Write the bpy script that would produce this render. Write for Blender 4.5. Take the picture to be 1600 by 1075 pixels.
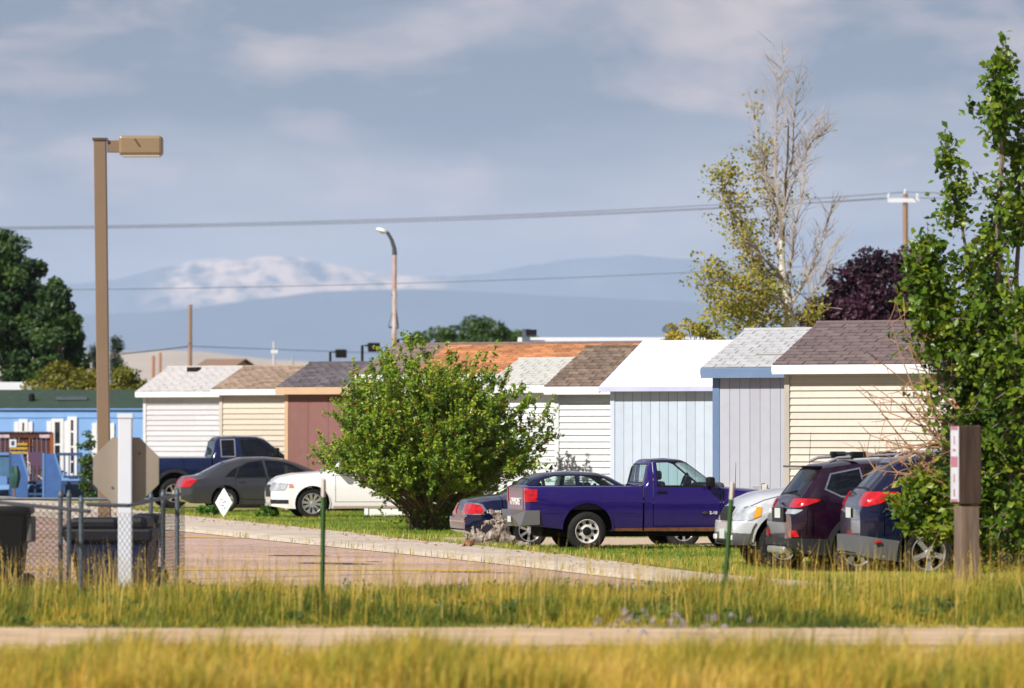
import bpy, bmesh, math, random
import numpy as np
from mathutils import Vector, Matrix
random.seed(7); np.random.seed(7)
R = math.radians
SC = bpy.context.scene
COL = SC.collection
for o in list(bpy.data.objects): bpy.data.objects.remove(o, do_unlink=True)

# ---------------------------------------------------------------- camera, sky, sun, exposure
F = 200.0 / 36.0 * 1600.0            # focal length in photo pixels
CZ, HOR, CX = 1.92, 684.0, 800.0     # eye height, horizon row, centre column
cam_d = bpy.data.cameras.new('camera'); cam = bpy.data.objects.new('camera', cam_d); COL.objects.link(cam)
cam.location = (0, 0, CZ); cam.rotation_euler = (R(90) + math.atan((HOR - 537.5) / F), 0, 0)
cam_d.lens = 200; cam_d.sensor_width = 36; cam_d.clip_start = 1; cam_d.clip_end = 120000
cam_d.dof.use_dof = True; cam_d.dof.focus_distance = 97; cam_d.dof.aperture_fstop = 2.8
SC.camera = cam
SUN_EL, SUN_AZ = R(40), R(222)        # azimuth clockwise from +Y: behind the camera, to the left
w = bpy.data.worlds.new('World'); SC.world = w; w.use_nodes = True
nt = w.node_tree; nt.nodes.clear()
def nd(t, **k):
    n = nt.nodes.new(t)
    for a, v in k.items(): setattr(n, a, v)
    return n
out = nd('ShaderNodeOutputWorld'); bg = nd('ShaderNodeBackground'); bg.inputs[1].default_value = 0.092
sky = nd('ShaderNodeTexSky', sky_type='NISHITA', sun_disc=False, sun_elevation=SUN_EL, sun_rotation=SUN_AZ, air_density=1.0, dust_density=1.0, ozone_density=2.0)
tc = nd('ShaderNodeTexCoord'); mp = nd('ShaderNodeMapping'); mp.inputs['Scale'].default_value = (24, 24, 62); mp.inputs['Location'].default_value = (3.3, 0.4, 1.9)
n1 = nd('ShaderNodeTexNoise'); n1.inputs['Scale'].default_value = 1.0; n1.inputs['Detail'].default_value = 5; n1.inputs['Roughness'].default_value = 0.55; n1.inputs['Distortion'].default_value = 0.25
r1 = nd('ShaderNodeValToRGB'); r1.color_ramp.elements[0].position = 0.47; r1.color_ramp.elements[1].position = 0.68
mp2 = nd('ShaderNodeMapping'); mp2.inputs['Scale'].default_value = (11, 11, 44); mp2.inputs['Location'].default_value = (7.7, 2.1, 4.6)
n2 = nd('ShaderNodeTexNoise'); n2.inputs['Scale'].default_value = 1.0; n2.inputs['Detail'].default_value = 4; n2.inputs['Roughness'].default_value = 0.5
r2 = nd('ShaderNodeValToRGB'); r2.color_ramp.elements[0].position = 0.0; r2.color_ramp.elements[1].position = 1.0
r2.color_ramp.elements[0].color = (1.05, 1.28, 2.05, 1); r2.color_ramp.elements[1].color = (5.1, 4.6, 5.0, 1)
el = nd('ShaderNodeSeparateXYZ'); ez = nd('ShaderNodeMapRange', interpolation_type='SMOOTHSTEP'); ez.inputs[1].default_value = 0.0; ez.inputs[2].default_value = 0.085; ez.inputs[3].default_value = 0.90; ez.inputs[4].default_value = -0.12
mx = nd('ShaderNodeMix', data_type='RGBA'); mx2 = nd('ShaderNodeMix', data_type='RGBA')
sm = nd('ShaderNodeMath', operation='MULTIPLY'); sm.inputs[1].default_value = 0.70
# a veil of thin grey-blue cloud over the clear sky, with paler warm-lit billows in it
L_ = nt.links.new
L_(tc.outputs['Generated'], mp.inputs[0]); L_(tc.outputs['Generated'], mp2.inputs[0]); L_(mp.outputs[0], n1.inputs[0]); L_(mp2.outputs[0], n2.inputs[0])
L_(n1.outputs[0], r1.inputs[0]); L_(tc.outputs['Generated'], el.inputs[0]); L_(el.outputs[2], ez.inputs[0])
sh = nd('ShaderNodeMath', operation='MULTIPLY_ADD'); sh.inputs[1].default_value = 2.5; L_(n2.outputs[0], sh.inputs[0]); off = nd('ShaderNodeMath', operation='SUBTRACT'); off.inputs[1].default_value = 1.25; L_(ez.outputs[0], off.inputs[0]); L_(off.outputs[0], sh.inputs[2]); L_(sh.outputs[0], r2.inputs[0])
mx.inputs[0].default_value = 0.92; L_(sky.outputs[0], mx.inputs[6]); L_(r2.outputs[0], mx.inputs[7])
L_(r1.outputs[0], sm.inputs[0]); L_(sm.outputs[0], mx2.inputs[0]); L_(mx.outputs[2], mx2.inputs[6]); mx2.inputs[7].default_value = (6.6, 5.2, 4.8, 1)
L_(mx2.outputs[2], bg.inputs[0]); L_(bg.outputs[0], out.inputs[0])
sd = bpy.data.lights.new('sun', 'SUN'); sun = bpy.data.objects.new('sun', sd); COL.objects.link(sun)
sd.energy = 5.0; sd.angle = R(0.53); sd.color = (1.0, 0.945, 0.86)
sv = Vector((math.sin(SUN_AZ) * math.cos(SUN_EL), math.cos(SUN_AZ) * math.cos(SUN_EL), math.sin(SUN_EL)))
sun.rotation_euler = sv.to_track_quat('Z', 'Y').to_euler(); sun.location = sv * 200
SC.view_settings.view_transform = 'Standard'; SC.view_settings.look = 'None'; SC.view_settings.gamma = 1; SC.view_settings.exposure = 0.46
SC.render.engine = 'CYCLES'; SC.cycles.use_denoising = True; SC.cycles.max_bounces = 8; SC.cycles.transparent_max_bounces = 16; SC.cycles.volume_bounces = 1
SC.cycles.sample_clamp_indirect = 6

# ---------------------------------------------------------------- helpers
def P(px, py, Y): return Vector(((px - CX) * Y / F, Y, CZ - (py - HOR) * Y / F))
def PX(px, Y): return (px - CX) * Y / F
def PZ(py, Y): return CZ - (py - HOR) * Y / F
def G(x, y):
    return -0.12 * math.exp(-((x - 5.2) / 3.2) ** 2 - ((y - 82) / 7) ** 2) - 0.08 * math.exp(-((x - 1) / 2.6) ** 2 - ((y - 104.5) / 3) ** 2)
def Gn(x, y):
    return -0.12 * np.exp(-((x - 5.2) / 3.2) ** 2 - ((y - 82) / 7) ** 2) - 0.08 * np.exp(-((x - 1) / 2.6) ** 2 - ((y - 104.5) / 3) ** 2)

def mat(name, col, rough=0.6, metal=0.0, var=0.0, vscale=3.0, bump=0.0, bscale=40.0, coat=0.0, spec=0.5, obj_var=0.0, col2=None, emit=None, stretch=(1, 1, 1), ior=1.5, dirt=0.0):
    m = bpy.data.materials.new(name); m.use_nodes = True
    t = m.node_tree; b = t.nodes['Principled BSDF']; ln = t.links.new
    b.inputs['Roughness'].default_value = rough; b.inputs['Metallic'].default_value = metal
    b.inputs['Specular IOR Level'].default_value = spec; b.inputs['IOR'].default_value = ior
    b.inputs['Coat Weight'].default_value = coat; b.inputs['Coat Roughness'].default_value = 0.04
    b.inputs['Base Color'].default_value = (*col, 1)
    cur = None
    co = t.nodes.new('ShaderNodeTexCoord'); mpn = t.nodes.new('ShaderNodeMapping'); mpn.inputs['Scale'].default_value = stretch
    ln(co.outputs['Object'], mpn.inputs[0])
    if var > 0 or col2:
        n = t.nodes.new('ShaderNodeTexNoise'); n.inputs['Scale'].default_value = vscale; n.inputs['Detail'].default_value = 6; n.inputs['Roughness'].default_value = 0.6
        ln(mpn.outputs[0], n.inputs[0])
        rp = t.nodes.new('ShaderNodeValToRGB'); rp.color_ramp.elements[0].position = 0.3; rp.color_ramp.elements[1].position = 0.7
        c2 = col2 if col2 else tuple(min(1, c * (1 + var)) for c in col)
        c1 = col if col2 else tuple(c * (1 - var) for c in col)
        rp.color_ramp.elements[0].color = (*c1, 1); rp.color_ramp.elements[1].color = (*c2, 1)
        ln(n.outputs[0], rp.inputs[0]); cur = rp.outputs[0]
    if obj_var > 0:
        oi = t.nodes.new('ShaderNodeObjectInfo'); hs = t.nodes.new('ShaderNodeHueSaturation')
        mr = t.nodes.new('ShaderNodeMapRange'); mr.inputs[3].default_value = 1 - obj_var; mr.inputs[4].default_value = 1 + obj_var
        ln(oi.outputs['Random'], mr.inputs[0]); ln(mr.outputs[0], hs.inputs['Value'])
        if cur is not None: ln(cur, hs.inputs['Color'])
        else: hs.inputs['Color'].default_value = (*col, 1)
        cur = hs.outputs[0]
    if dirt > 0:
        n3 = t.nodes.new('ShaderNodeTexNoise'); n3.inputs['Scale'].default_value = 5; n3.inputs['Detail'].default_value = 8
        ln(co.outputs['Object'], n3.inputs[0]); r3 = t.nodes.new('ShaderNodeValToRGB'); r3.color_ramp.elements[0].position = 0.45; r3.color_ramp.elements[1].position = 0.8
        ln(n3.outputs[0], r3.inputs[0]); mm = t.nodes.new('ShaderNodeMath'); mm.operation = 'MULTIPLY'; mm.inputs[1].default_value = dirt; ln(r3.outputs[0], mm.inputs[0])
        mr2 = t.nodes.new('ShaderNodeMapRange'); mr2.inputs[3].default_value = rough; mr2.inputs[4].default_value = min(1, rough + 0.5); ln(mm.outputs[0], mr2.inputs[0]); ln(mr2.outputs[0], b.inputs['Roughness'])
        mxn = t.nodes.new('ShaderNodeMix'); mxn.data_type = 'RGBA'; ln(mm.outputs[0], mxn.inputs[0])
        if cur is not None: ln(cur, mxn.inputs[6])
        else: mxn.inputs[6].default_value = (*col, 1)
        mxn.inputs[7].default_value = (0.28, 0.22, 0.16, 1); cur = mxn.outputs[2]
    if cur is not None: ln(cur, b.inputs['Base Color'])
    if bump > 0:
        nb = t.nodes.new('ShaderNodeTexNoise'); nb.inputs['Scale'].default_value = bscale; nb.inputs['Detail'].default_value = 4
        ln(mpn.outputs[0], nb.inputs[0]); bp = t.nodes.new('ShaderNodeBump'); bp.inputs['Strength'].default_value = bump; bp.inputs['Distance'].default_value = 0.02
        ln(nb.outputs[0], bp.inputs['Height']); ln(bp.outputs[0], b.inputs['Normal'])
    if emit:
        b.inputs['Emission Color'].default_value = (*emit, 1); b.inputs['Emission Strength'].default_value = 1
    return m

def glass_mat(name, tint, opacity, rough=0.02):
    m = bpy.data.materials.new(name); m.use_nodes = True; t = m.node_tree; t.nodes.clear(); ln = t.links.new
    o = t.nodes.new('ShaderNodeOutputMaterial'); tr = t.nodes.new('ShaderNodeBsdfTransparent'); tr.inputs[0].default_value = (*[1 - opacity * (1 - c) for c in tint], 1)
    gl = t.nodes.new('ShaderNodeBsdfGlossy'); gl.inputs['Roughness'].default_value = rough; gl.inputs[0].default_value = (0.9, 0.95, 1, 1)
    lw = t.nodes.new('ShaderNodeLayerWeight'); lw.inputs[0].default_value = .5; pw = t.nodes.new('ShaderNodeMath'); pw.operation = 'POWER'; pw.inputs[1].default_value = 5; ln(lw.outputs['Facing'], pw.inputs[0])
    fr = t.nodes.new('ShaderNodeMath'); fr.operation = 'MULTIPLY_ADD'; fr.inputs[1].default_value = .93; fr.inputs[2].default_value = .07; ln(pw.outputs[0], fr.inputs[0])
    mx = t.nodes.new('ShaderNodeMixShader'); ln(fr.outputs[0], mx.inputs[0]); ln(tr.outputs[0], mx.inputs[1]); ln(gl.outputs[0], mx.inputs[2]); ln(mx.outputs[0], o.inputs[0])
    return m

def leaf_mat(name, cols, trans=0.35, rough=0.5):
    """cols: list of (pos, rgb) driven by the per-leaf attribute rnd"""
    m = bpy.data.materials.new(name); m.use_nodes = True; t = m.node_tree; ln = t.links.new
    b = t.nodes['Principled BSDF']; b.inputs['Roughness'].default_value = rough; b.inputs['Specular IOR Level'].default_value = 0.35
    at = t.nodes.new('ShaderNodeAttribute'); at.attribute_name = 'rnd'; rp = t.nodes.new('ShaderNodeValToRGB')
    e = rp.color_ramp.elements
    while len(e) < len(cols): e.new(0.5)
    for k, (p, c) in enumerate(cols): e[k].position = p; e[k].color = (*c, 1)
    ln(at.outputs['Fac'], rp.inputs[0]); ln(rp.outputs[0], b.inputs['Base Color'])
    tl = t.nodes.new('ShaderNodeBsdfTranslucent'); ln(rp.outputs[0], tl.inputs[0])
    mx = t.nodes.new('ShaderNodeMixShader'); mx.inputs[0].default_value = trans
    o = t.nodes['Material Output']; ln(b.outputs[0], mx.inputs[1]); ln(tl.outputs[0], mx.inputs[2]); ln(mx.outputs[0], o.inputs[0])
    return m

def link(o, parent=None):
    COL.objects.link(o)
    if parent is not None: o.parent = parent
    return o
def tag(o, label=None, cat=None, group=None, kind=None):
    for k, v in (('label', label), ('category', cat), ('group', group), ('kind', kind)):
        if v: o[k] = v
    return o
def empty(name, loc, rz=0, label=None, cat=None, group=None):
    o = bpy.data.objects.new(name, None); o.empty_display_size = 0.2; link(o); o.location = loc; o.rotation_euler = (0, 0, rz)
    return tag(o, label, cat, group)
def smooth_mesh(me, ang=35):
    me.polygons.foreach_set('use_smooth', [True] * len(me.polygons)); me.set_sharp_from_angle(angle=R(ang))
def bobj(name, bm, m, parent=None, smooth=None):
    me = bpy.data.meshes.new(name); bm.normal_update(); bm.to_mesh(me); bm.free(); me.materials.append(m)
    if smooth: smooth_mesh(me, smooth)
    return link(bpy.data.objects.new(name, me), parent)
def pobj(name, vs, fs, m, parent=None, smooth=None):
    me = bpy.data.meshes.new(name); me.from_pydata([tuple(v) for v in vs], [], fs); me.update(); me.materials.append(m)
    if smooth: smooth_mesh(me, smooth)
    return link(bpy.data.objects.new(name, me), parent)
def mobj(name, me, parent, loc=(0, 0, 0), rot=(0, 0, 0), scale=(1, 1, 1)):
    o = bpy.data.objects.new(name, me); link(o, parent); o.location = loc; o.rotation_euler = rot; o.scale = scale; return o

def bx(bm, x0, x1, y0, y1, z0, z1, bevel=0.0, M=None):
    vs = [bm.verts.new(v) for v in ((x0, y0, z0), (x1, y0, z0), (x1, y1, z0), (x0, y1, z0), (x0, y0, z1), (x1, y0, z1), (x1, y1, z1), (x0, y1, z1))]
    fs = [bm.faces.new([vs[i] for i in q]) for q in ((3, 2, 1, 0), (4, 5, 6, 7), (0, 1, 5, 4), (1, 2, 6, 5), (2, 3, 7, 6), (3, 0, 4, 7))]
    if bevel > 0:
        es = list({e for f in fs for e in f.edges})
        r = bmesh.ops.bevel(bm, geom=es, offset=bevel, segments=2, affect='EDGES', profile=0.5)
        vs = list({v for f in r['faces'] for v in f.verts} | {v for v in vs if v.is_valid})
    if M is not None: bmesh.ops.transform(bm, matrix=M, verts=[v for v in vs if v.is_valid])
def box(name, x0, x1, y0, y1, z0, z1, m, parent=None, bevel=0.0):
    bm = bmesh.new(); bx(bm, x0, x1, y0, y1, z0, z1, bevel); return bobj(name, bm, m, parent)
def tube_geo(pts, rad, sides=6, cap=True):
    pts = [Vector(p) for p in pts]; n = len(pts)
    if not hasattr(rad, '__len__'): rad = [rad] * n
    vs, fs = [], []
    t0 = (pts[1] - pts[0]).normalized(); a = t0.orthogonal().normalized()
    for i, p in enumerate(pts):
        t = (pts[min(i + 1, n - 1)] - pts[max(i - 1, 0)]).normalized()
        a = (a - t * a.dot(t)); a = a.normalized() if a.length > 1e-6 else t.orthogonal().normalized(); b = t.cross(a)
        for k in range(sides):
            an = 2 * math.pi * k / sides; vs.append(p + (a * math.cos(an) + b * math.sin(an)) * rad[i])
    for i in range(n - 1):
        for k in range(sides):
            k2 = (k + 1) % sides; fs.append((i * sides + k, i * sides + k2, (i + 1) * sides + k2, (i + 1) * sides + k))
    if cap: fs.append(tuple(reversed(range(sides)))); fs.append(tuple((n - 1) * sides + k for k in range(sides)))
    return vs, fs
def tubes(name, lst, m, parent=None, sides=6, smooth=40):
    V, Fc = [], []
    for pts, rad in lst:
        v, f = tube_geo(pts, rad, sides); o = len(V); V += v; Fc += [tuple(i + o for i in q) for q in f]
    return pobj(name, V, Fc, m, parent, smooth)
def lathe(name, prof, m, parent=None, seg=24, axis='z', smooth=35, close=False):
    vs, fs = [], []; n = len(prof)
    for k in range(seg):
        an = 2 * math.pi * k / seg; c, s = math.cos(an), math.sin(an)
        for r, h in prof: vs.append((r * c, r * s, h) if axis == 'z' else (r * c, h, r * s))
    for k in range(seg):
        k2 = (k + 1) % seg
        for i in range(n - 1):
            q = (k * n + i, k2 * n + i, k2 * n + i + 1, k * n + i + 1); fs.append(q if axis == 'z' else q[::-1])
    return pobj(name, vs, fs, m, parent, smooth)
def text(name, body, size, m, parent, loc, rot, extrude=0.004, align='CENTER', sx=1.0):
    cu = bpy.data.curves.new(name, 'FONT'); cu.body = body; cu.size = size; cu.extrude = extrude; cu.align_x = align; cu.offset = size * 0.012; cu.resolution_u = 3
    t = bpy.data.objects.new(name, cu); COL.objects.link(t)
    dg = bpy.context.evaluated_depsgraph_get(); me = bpy.data.meshes.new_from_object(t.evaluated_get(dg)); bpy.data.objects.remove(t)
    me.materials.clear(); me.materials.append(m); o = mobj(name, me, parent, loc, rot, (sx, 1, 1)); return o

def npmesh(name, verts, quads=None, tris=None, rnd=None, m=None, parent=None):
    """fast mesh from arrays; rnd is one value per vertex"""
    me = bpy.data.meshes.new(name); nv = len(verts); me.vertices.add(nv); me.vertices.foreach_set('co', np.asarray(verts, np.float32).ravel())
    li, st = [], []; pos = 0
    if quads is not None and len(quads): li.append(quads.ravel()); st.append(np.arange(len(quads)) * 4); pos = len(quads) * 4
    if tris is not None and len(tris): li.append(tris.ravel()); st.append(pos + np.arange(len(tris)) * 3)
    li = np.concatenate(li).astype(np.int32); st = np.concatenate(st).astype(np.int32)
    me.loops.add(len(li)); me.loops.foreach_set('vertex_index', li); me.polygons.add(len(st)); me.polygons.foreach_set('loop_start', st)
    me.update(calc_edges=True)
    if rnd is not None:
        a = me.attributes.new('rnd', 'FLOAT', 'POINT'); a.data.foreach_set('value', np.asarray(rnd, np.float32))
    me.materials.append(m); return link(bpy.data.objects.new(name, me), parent)
def unit(v): return v / np.maximum(np.linalg.norm(v, axis=1, keepdims=True), 1e-9)
def leaves(name, c, L, W, m, parent, rnd=None, up=0.35, dirs=None):
    """one folded leaf of two triangles at every point of c"""
    n = len(c); d = unit(np.random.normal(size=(n, 3)) + (dirs if dirs is not None else 0)); d[:, 2] = d[:, 2] * 0.8
    nrm = unit(np.random.normal(size=(n, 3)) + np.array([0, -0.35, up]) * 1.6); d = unit(d - nrm * (d * nrm).sum(1, keepdims=True)); b = np.cross(nrm, d)
    s = np.random.uniform(0.6, 1.35, (n, 1)); a = d * L * s * 0.5; b = b * W * s * 0.5; k = nrm * W * s * 0.18
    v = np.stack([c - a, c + b * 1.0 - a * 0.15 + k, c + a, c - b - a * 0.15 + k], 1).reshape(-1, 3)
    i = np.arange(n) * 4; t = np.concatenate([np.stack([i, i + 1, i + 2], 1), np.stack([i, i + 2, i + 3], 1)])
    r = np.random.rand(n) if rnd is None else rnd
    return npmesh(name, v, None, t, np.repeat(r, 4), m, parent)
def blades(name, x, y, z, h, wd, m, rnd, lean=0.35, parent=None, wind=(0.0, 0.0)):
    n = len(x); an = np.random.rand(n) * 6.283; la = np.random.rand(n) * 6.283; ln = np.abs(np.random.normal(0, lean, n))
    bxv = np.stack([np.cos(an), np.sin(an), np.zeros(n)], 1) * (wd * np.random.uniform(.6, 1.4, n))[:, None] * 0.5
    bd = np.stack([np.cos(la) * ln + wind[0], np.sin(la) * ln + wind[1], np.zeros(n)], 1)
    p0 = np.stack([x, y, z], 1); H = h[:, None]; up = np.array([0, 0, 1.0])
    p1 = p0 + up * H * 0.55 + bd * H * 0.22; p2 = p0 + up * H * (1 - 0.25 * np.minimum(ln, 1)[:, None]) + bd * H * 0.85
    v = np.stack([p0 - bxv, p0 + bxv, p1 + bxv * 0.75, p1 - bxv * 0.75, p2], 1).reshape(-1, 3); i = np.arange(n) * 5
    return npmesh(name, v, np.stack([i, i + 1, i + 2, i + 3], 1), np.stack([i + 3, i + 2, i + 4], 1), np.repeat(rnd, 5), m, parent)
def patch(x, y, s=1.0, seed=0.0):
    """soft pseudo-noise 0..1"""
    return 0.5 + 0.25 * (np.sin(x * 1.3 * s + 1.7 * np.sin(y * 0.7 * s + seed) + seed) + np.sin(y * 1.1 * s + 2.1 * np.sin(x * 0.9 * s + 2 * seed))) 

# ---------------------------------------------------------------- shared materials
M = {}
M['white'] = mat('white_paint', (.70, .71, .73), .45, var=.04, vscale=6)
M['black'] = mat('black_plastic', (.008, .008, .009), .45, spec=.2)
M['rubber'] = mat('tyre_rubber', (.014, .014, .015), .8, bump=.2, bscale=60, dirt=.06, spec=.15)
M['dark'] = mat('dark_liner', (.006, .006, .007), .9, spec=.1)
M['seat'] = mat('seat_fabric', (.05, .055, .06), .9)
M['alloy'] = mat('silver_alloy', (.62, .62, .64), .3, .8, dirt=.15)
M['steelw'] = mat('painted_steel_wheel', (.62, .61, .60), .4, .2, dirt=.3)
M['chrome'] = mat('chrome', (.75, .76, .78), .12, 1.0)
M['mesh'] = mat('dull_mesh_wire', (.014, .015, .016), .7, spec=.1)
M['galv'] = mat('galvanised_steel', (.10, .125, .15), .5, .5, var=.2, vscale=12)
M['redlens'] = mat('red_lens', (.42, .004, .008), .12, coat=1.0, var=.45, vscale=16)
M['clearlens'] = mat('clear_lens', (.52, .56, .60), .12, .35, coat=1.0, var=.3, vscale=9)
M['amber'] = mat('amber_lens', (.9, .30, .01), .15, coat=1.0)
M['whitelens'] = mat('white_lens', (.8, .8, .8), .15, coat=1.0)
M['plate'] = mat('plate_white', (.6, .64, .62), .4)
M['glass'] = glass_mat('clear_glass', (.55, .78, .74), .55)
M['tint'] = glass_mat('tinted_glass', (.03, .045, .055), .97)
M['dim'] = glass_mat('dim_glass', (.12, .2, .22), .93)
# ---------------------------------------------------------------- terrain
def grid_sheet(name, fx0, fx1, y0, y1, nx, ny, dz, m, kind='structure'):
    vs, fs = [], []
    for j in range(ny + 1):
        y = y0 + (y1 - y0) * j / ny; a, b = fx0(y), fx1(y)
        for i in range(nx + 1):
            x = a + (b - a) * i / nx; vs.append((x, y, G(x, y) + dz))
    for j in range(ny):
        for i in range(nx):
            q = j * (nx + 1) + i; fs.append((q, q + 1, q + nx + 2, q + nx + 1))
    o = pobj(name, vs, fs, m, None, 60); tag(o, kind=kind); return o
NEAR = lambda y: 2.87 - 0.22 * (y - 72.9)          # lot-side edge of the pavement
FAR = lambda y: 3.05 - 0.189 * (y - 77.3)          # lawn-side edge
m_plain = mat('dry_plain', (.16, .125, .06), .95, col2=(.25, .2, .1), vscale=.35, bump=.4, bscale=8)
m_soil = mat('bare_soil', (.30, .20, .12), .95, col2=(.46, .34, .23), vscale=1.4, bump=.5, bscale=30)
m_track = mat('dirt_track', (.40, .27, .155), .95, col2=(.56, .42, .28), vscale=1.1, bump=.5, bscale=25)
m_gravel = mat('pale_gravel', (.34, .25, .17), .95, col2=(.56, .45, .34), vscale=14, bump=.9, bscale=40)
m_lawn = mat('lawn_soil', (.13, .16, .03), .95, col2=(.38, .32, .12), vscale=.55, bump=.5, bscale=30)
m_conc = mat('concrete', (.40, .335, .275), .9, col2=(.53, .455, .375), vscale=2.2, bump=.25, bscale=50, obj_var=.09, dirt=.3)
def asphalt():
    m = bpy.data.materials.new('chip_seal'); m.use_nodes = True; t = m.node_tree; b = t.nodes['Principled BSDF']; ln = t.links.new
    b.inputs['Roughness'].default_value = .9; co = t.nodes.new('ShaderNodeTexCoord')
    v = t.nodes.new('ShaderNodeTexVoronoi'); v.inputs['Scale'].default_value = 22; ln(co.outputs['Object'], v.inputs[0])
    n = t.nodes.new('ShaderNodeTexNoise'); n.inputs['Scale'].default_value = .35; n.inputs['Detail'].default_value = 8; ln(co.outputs['Object'], n.inputs[0])
    r = t.nodes.new('ShaderNodeValToRGB'); r.color_ramp.elements[0].color = (.27, .18, .14, 1); r.color_ramp.elements[1].color = (.64, .46, .385, 1)
    ln(v.outputs['Color'], r.inputs[0])
    r2 = t.nodes.new('ShaderNodeValToRGB'); r2.color_ramp.elements[0].position = .35; r2.color_ramp.elements[0].color = (.78, .76, .76, 1); r2.color_ramp.elements[1].position = .7; r2.color_ramp.elements[1].color = (1.1, 1.08, 1.05, 1)
    ln(n.outputs[0], r2.inputs[0]); mx = t.nodes.new('ShaderNodeMix'); mx.data_type = 'RGBA'; mx.blend_type = 'MULTIPLY'; mx.inputs[0].default_value = 1
    ln(r.outputs[0], mx.inputs[6]); ln(r2.outputs[0], mx.inputs[7]); ln(mx.outputs[2], b.inputs['Base Color'])
    vc = t.nodes.new('ShaderNodeTexVoronoi'); vc.feature = 'DISTANCE_TO_EDGE'; vc.inputs['Scale'].default_value = .32; wn = t.nodes.new('ShaderNodeTexNoise'); wn.inputs['Scale'].default_value = 1.5; wn.inputs['Detail'].default_value = 5
    ln(co.outputs['Object'], wn.inputs[0]); wm = t.nodes.new('ShaderNodeMix'); wm.data_type = 'RGBA'; wm.inputs[0].default_value = .18; ln(co.outputs['Object'], wm.inputs[6]); ln(wn.outputs['Color'], wm.inputs[7]); ln(wm.outputs[2], vc.inputs[0])
    cr = t.nodes.new('ShaderNodeMapRange'); cr.inputs[1].default_value = .004; cr.inputs[2].default_value = .016; cr.inputs[3].default_value = .85; cr.inputs[4].default_value = 1; ln(vc.outputs['Distance'], cr.inputs[0])
    mk = t.nodes.new('ShaderNodeMix'); mk.data_type = 'RGBA'; mk.blend_type = 'MULTIPLY'; mk.inputs[0].default_value = 1; ln(mx.outputs[2], mk.inputs[6]); ln(cr.outputs[0], mk.inputs[7]); ln(mk.outputs[2], b.inputs['Base Color'])
    bp = t.nodes.new('ShaderNodeBump'); bp.inputs['Strength'].default_value = .6; bp.inputs['Distance'].default_value = .01; ln(v.outputs['Distance'], bp.inputs['Height']); ln(bp.outputs[0], b.inputs['Normal'])
    return m
m_asph = asphalt()
# ground: fine near grid plus a far sheet out to the horizon, one mesh
def build_ground():
    xs = [-38000, -9000, -2500, -600, -150] + [x for x in np.linspace(-60, 60, 61)] + [150, 600, 2500, 9000, 38000]
    ys = [-1400, -200, 0] + [y for y in np.linspace(20, 260, 121)] + [400, 800, 1600, 3200, 6000, 11000, 22000, 41000]
    vs = [(x, y, G(x, y) - 0.02) for y in ys for x in xs]; nx = len(xs)
    fs = [(j * nx + i, j * nx + i + 1, (j + 1) * nx + i + 1, (j + 1) * nx + i) for j in range(len(ys) - 1) for i in range(nx - 1)]
    tag(pobj('ground', vs, fs, m_plain), kind='structure')
build_ground()
grid_sheet('parking_lot', lambda y: -60, lambda y: NEAR(y) + .05, 69.5, 200, 40, 66, -0.010, m_asph)
grid_sheet('lawn', lambda y: FAR(y) - .05, lambda y: FAR(y) + 26, 70.5, 200, 40, 70, -0.004, m_lawn)
grid_sheet('verge', lambda y: -12, lambda y: 12, 36, 71.5, 24, 36, -0.006, m_soil)
def build_track():
    vs, fs = [], []; n = 260
    for i in range(n + 1):
        x = -12 + 24 * i / n; a = 50.4 + .8 * math.sin(x * .9) + .5 * math.sin(x * 2.3 + 1) + random.uniform(-.35, .35); b = 57.7 + .4 * math.sin(x * 1.1 + 2) + .3 * math.sin(x * 3.1) + random.uniform(-.3, .3)
        for k in range(5): vs.append((x, a + (b - a) * k / 4, G(x, a) - .001))
    for i in range(n):
        for k in range(4): q = i * 5 + k; fs.append((q, q + 5, q + 6, q + 1))
    tag(pobj('dirt_track', vs, fs, m_track), kind='structure')
build_track()
grid_sheet('gravel_bed', lambda y: FAR(y) + 1.0, lambda y: 8.5, 100.3, 109, 20, 16, 0.016, m_gravel)
# pavement of separate slabs with recessed joints and a rolled edge towards the lot
def build_pavement():
    base = grid_sheet('sidewalk', lambda y: NEAR(y), lambda y: FAR(y), 71.0, 190, 3, 60, -0.004, mat('joint_sand', (.2, .16, .12), .95))
    y = 71.2
    while y < 186:
        y2 = y + 1.55; g = 0.012; vs = []
        for yy in (y + g, y2 - g):
            a, b = NEAR(yy), FAR(yy)
            for x, z in ((a, 0.0), (a + .10, .055), (a + .32, .095), (b, .10), (b, -.02)): vs.append((x, yy, z + G(x, yy)))
        fs = [(i, i + 1, i + 6, i + 5) for i in range(4)] + [(0, 5, 9, 4), (4, 3, 2, 1, 0), (5, 6, 7, 8, 9)]
        pobj('slab', vs, fs, m_conc, base); y = y2
build_pavement()
m_yel = mat('worn_yellow_paint', (.62, .36, .03), .8, col2=(.42, .29, .12), vscale=9)
m_shadow = mat('tar', (.03, .03, .045), .7)  # dark colour for the pole shadows painted on the lot
def strip(name, p, wd, dz, m):
    """flat painted strip along ground points (px, py)"""
    pts = [Vector((PX(a, CZ * F / (b - HOR)), CZ * F / (b - HOR), 0)) for a, b in p]; vs = []
    for i, q in enumerate(pts):
        t = (pts[min(i + 1, len(pts) - 1)] - pts[max(i - 1, 0)]).normalized(); nrm = Vector((-t.y, t.x, 0))
        k = wd * (0.25 if m is m_shadow and i in (0, len(pts) - 1) else .5)
        vs += [q - nrm * k + Vector((0, 0, dz)), q + nrm * k + Vector((0, 0, dz))]
    fs = [(2 * i, 2 * i + 1, 2 * i + 3, 2 * i + 2)[::-1] for i in range(len(pts) - 1)]
    o = pobj(name, vs, fs, m); 
    if o.data.polygons[0].normal.z < 0: o.data.flip_normals()
    tag(o, kind='structure'); return o
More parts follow.
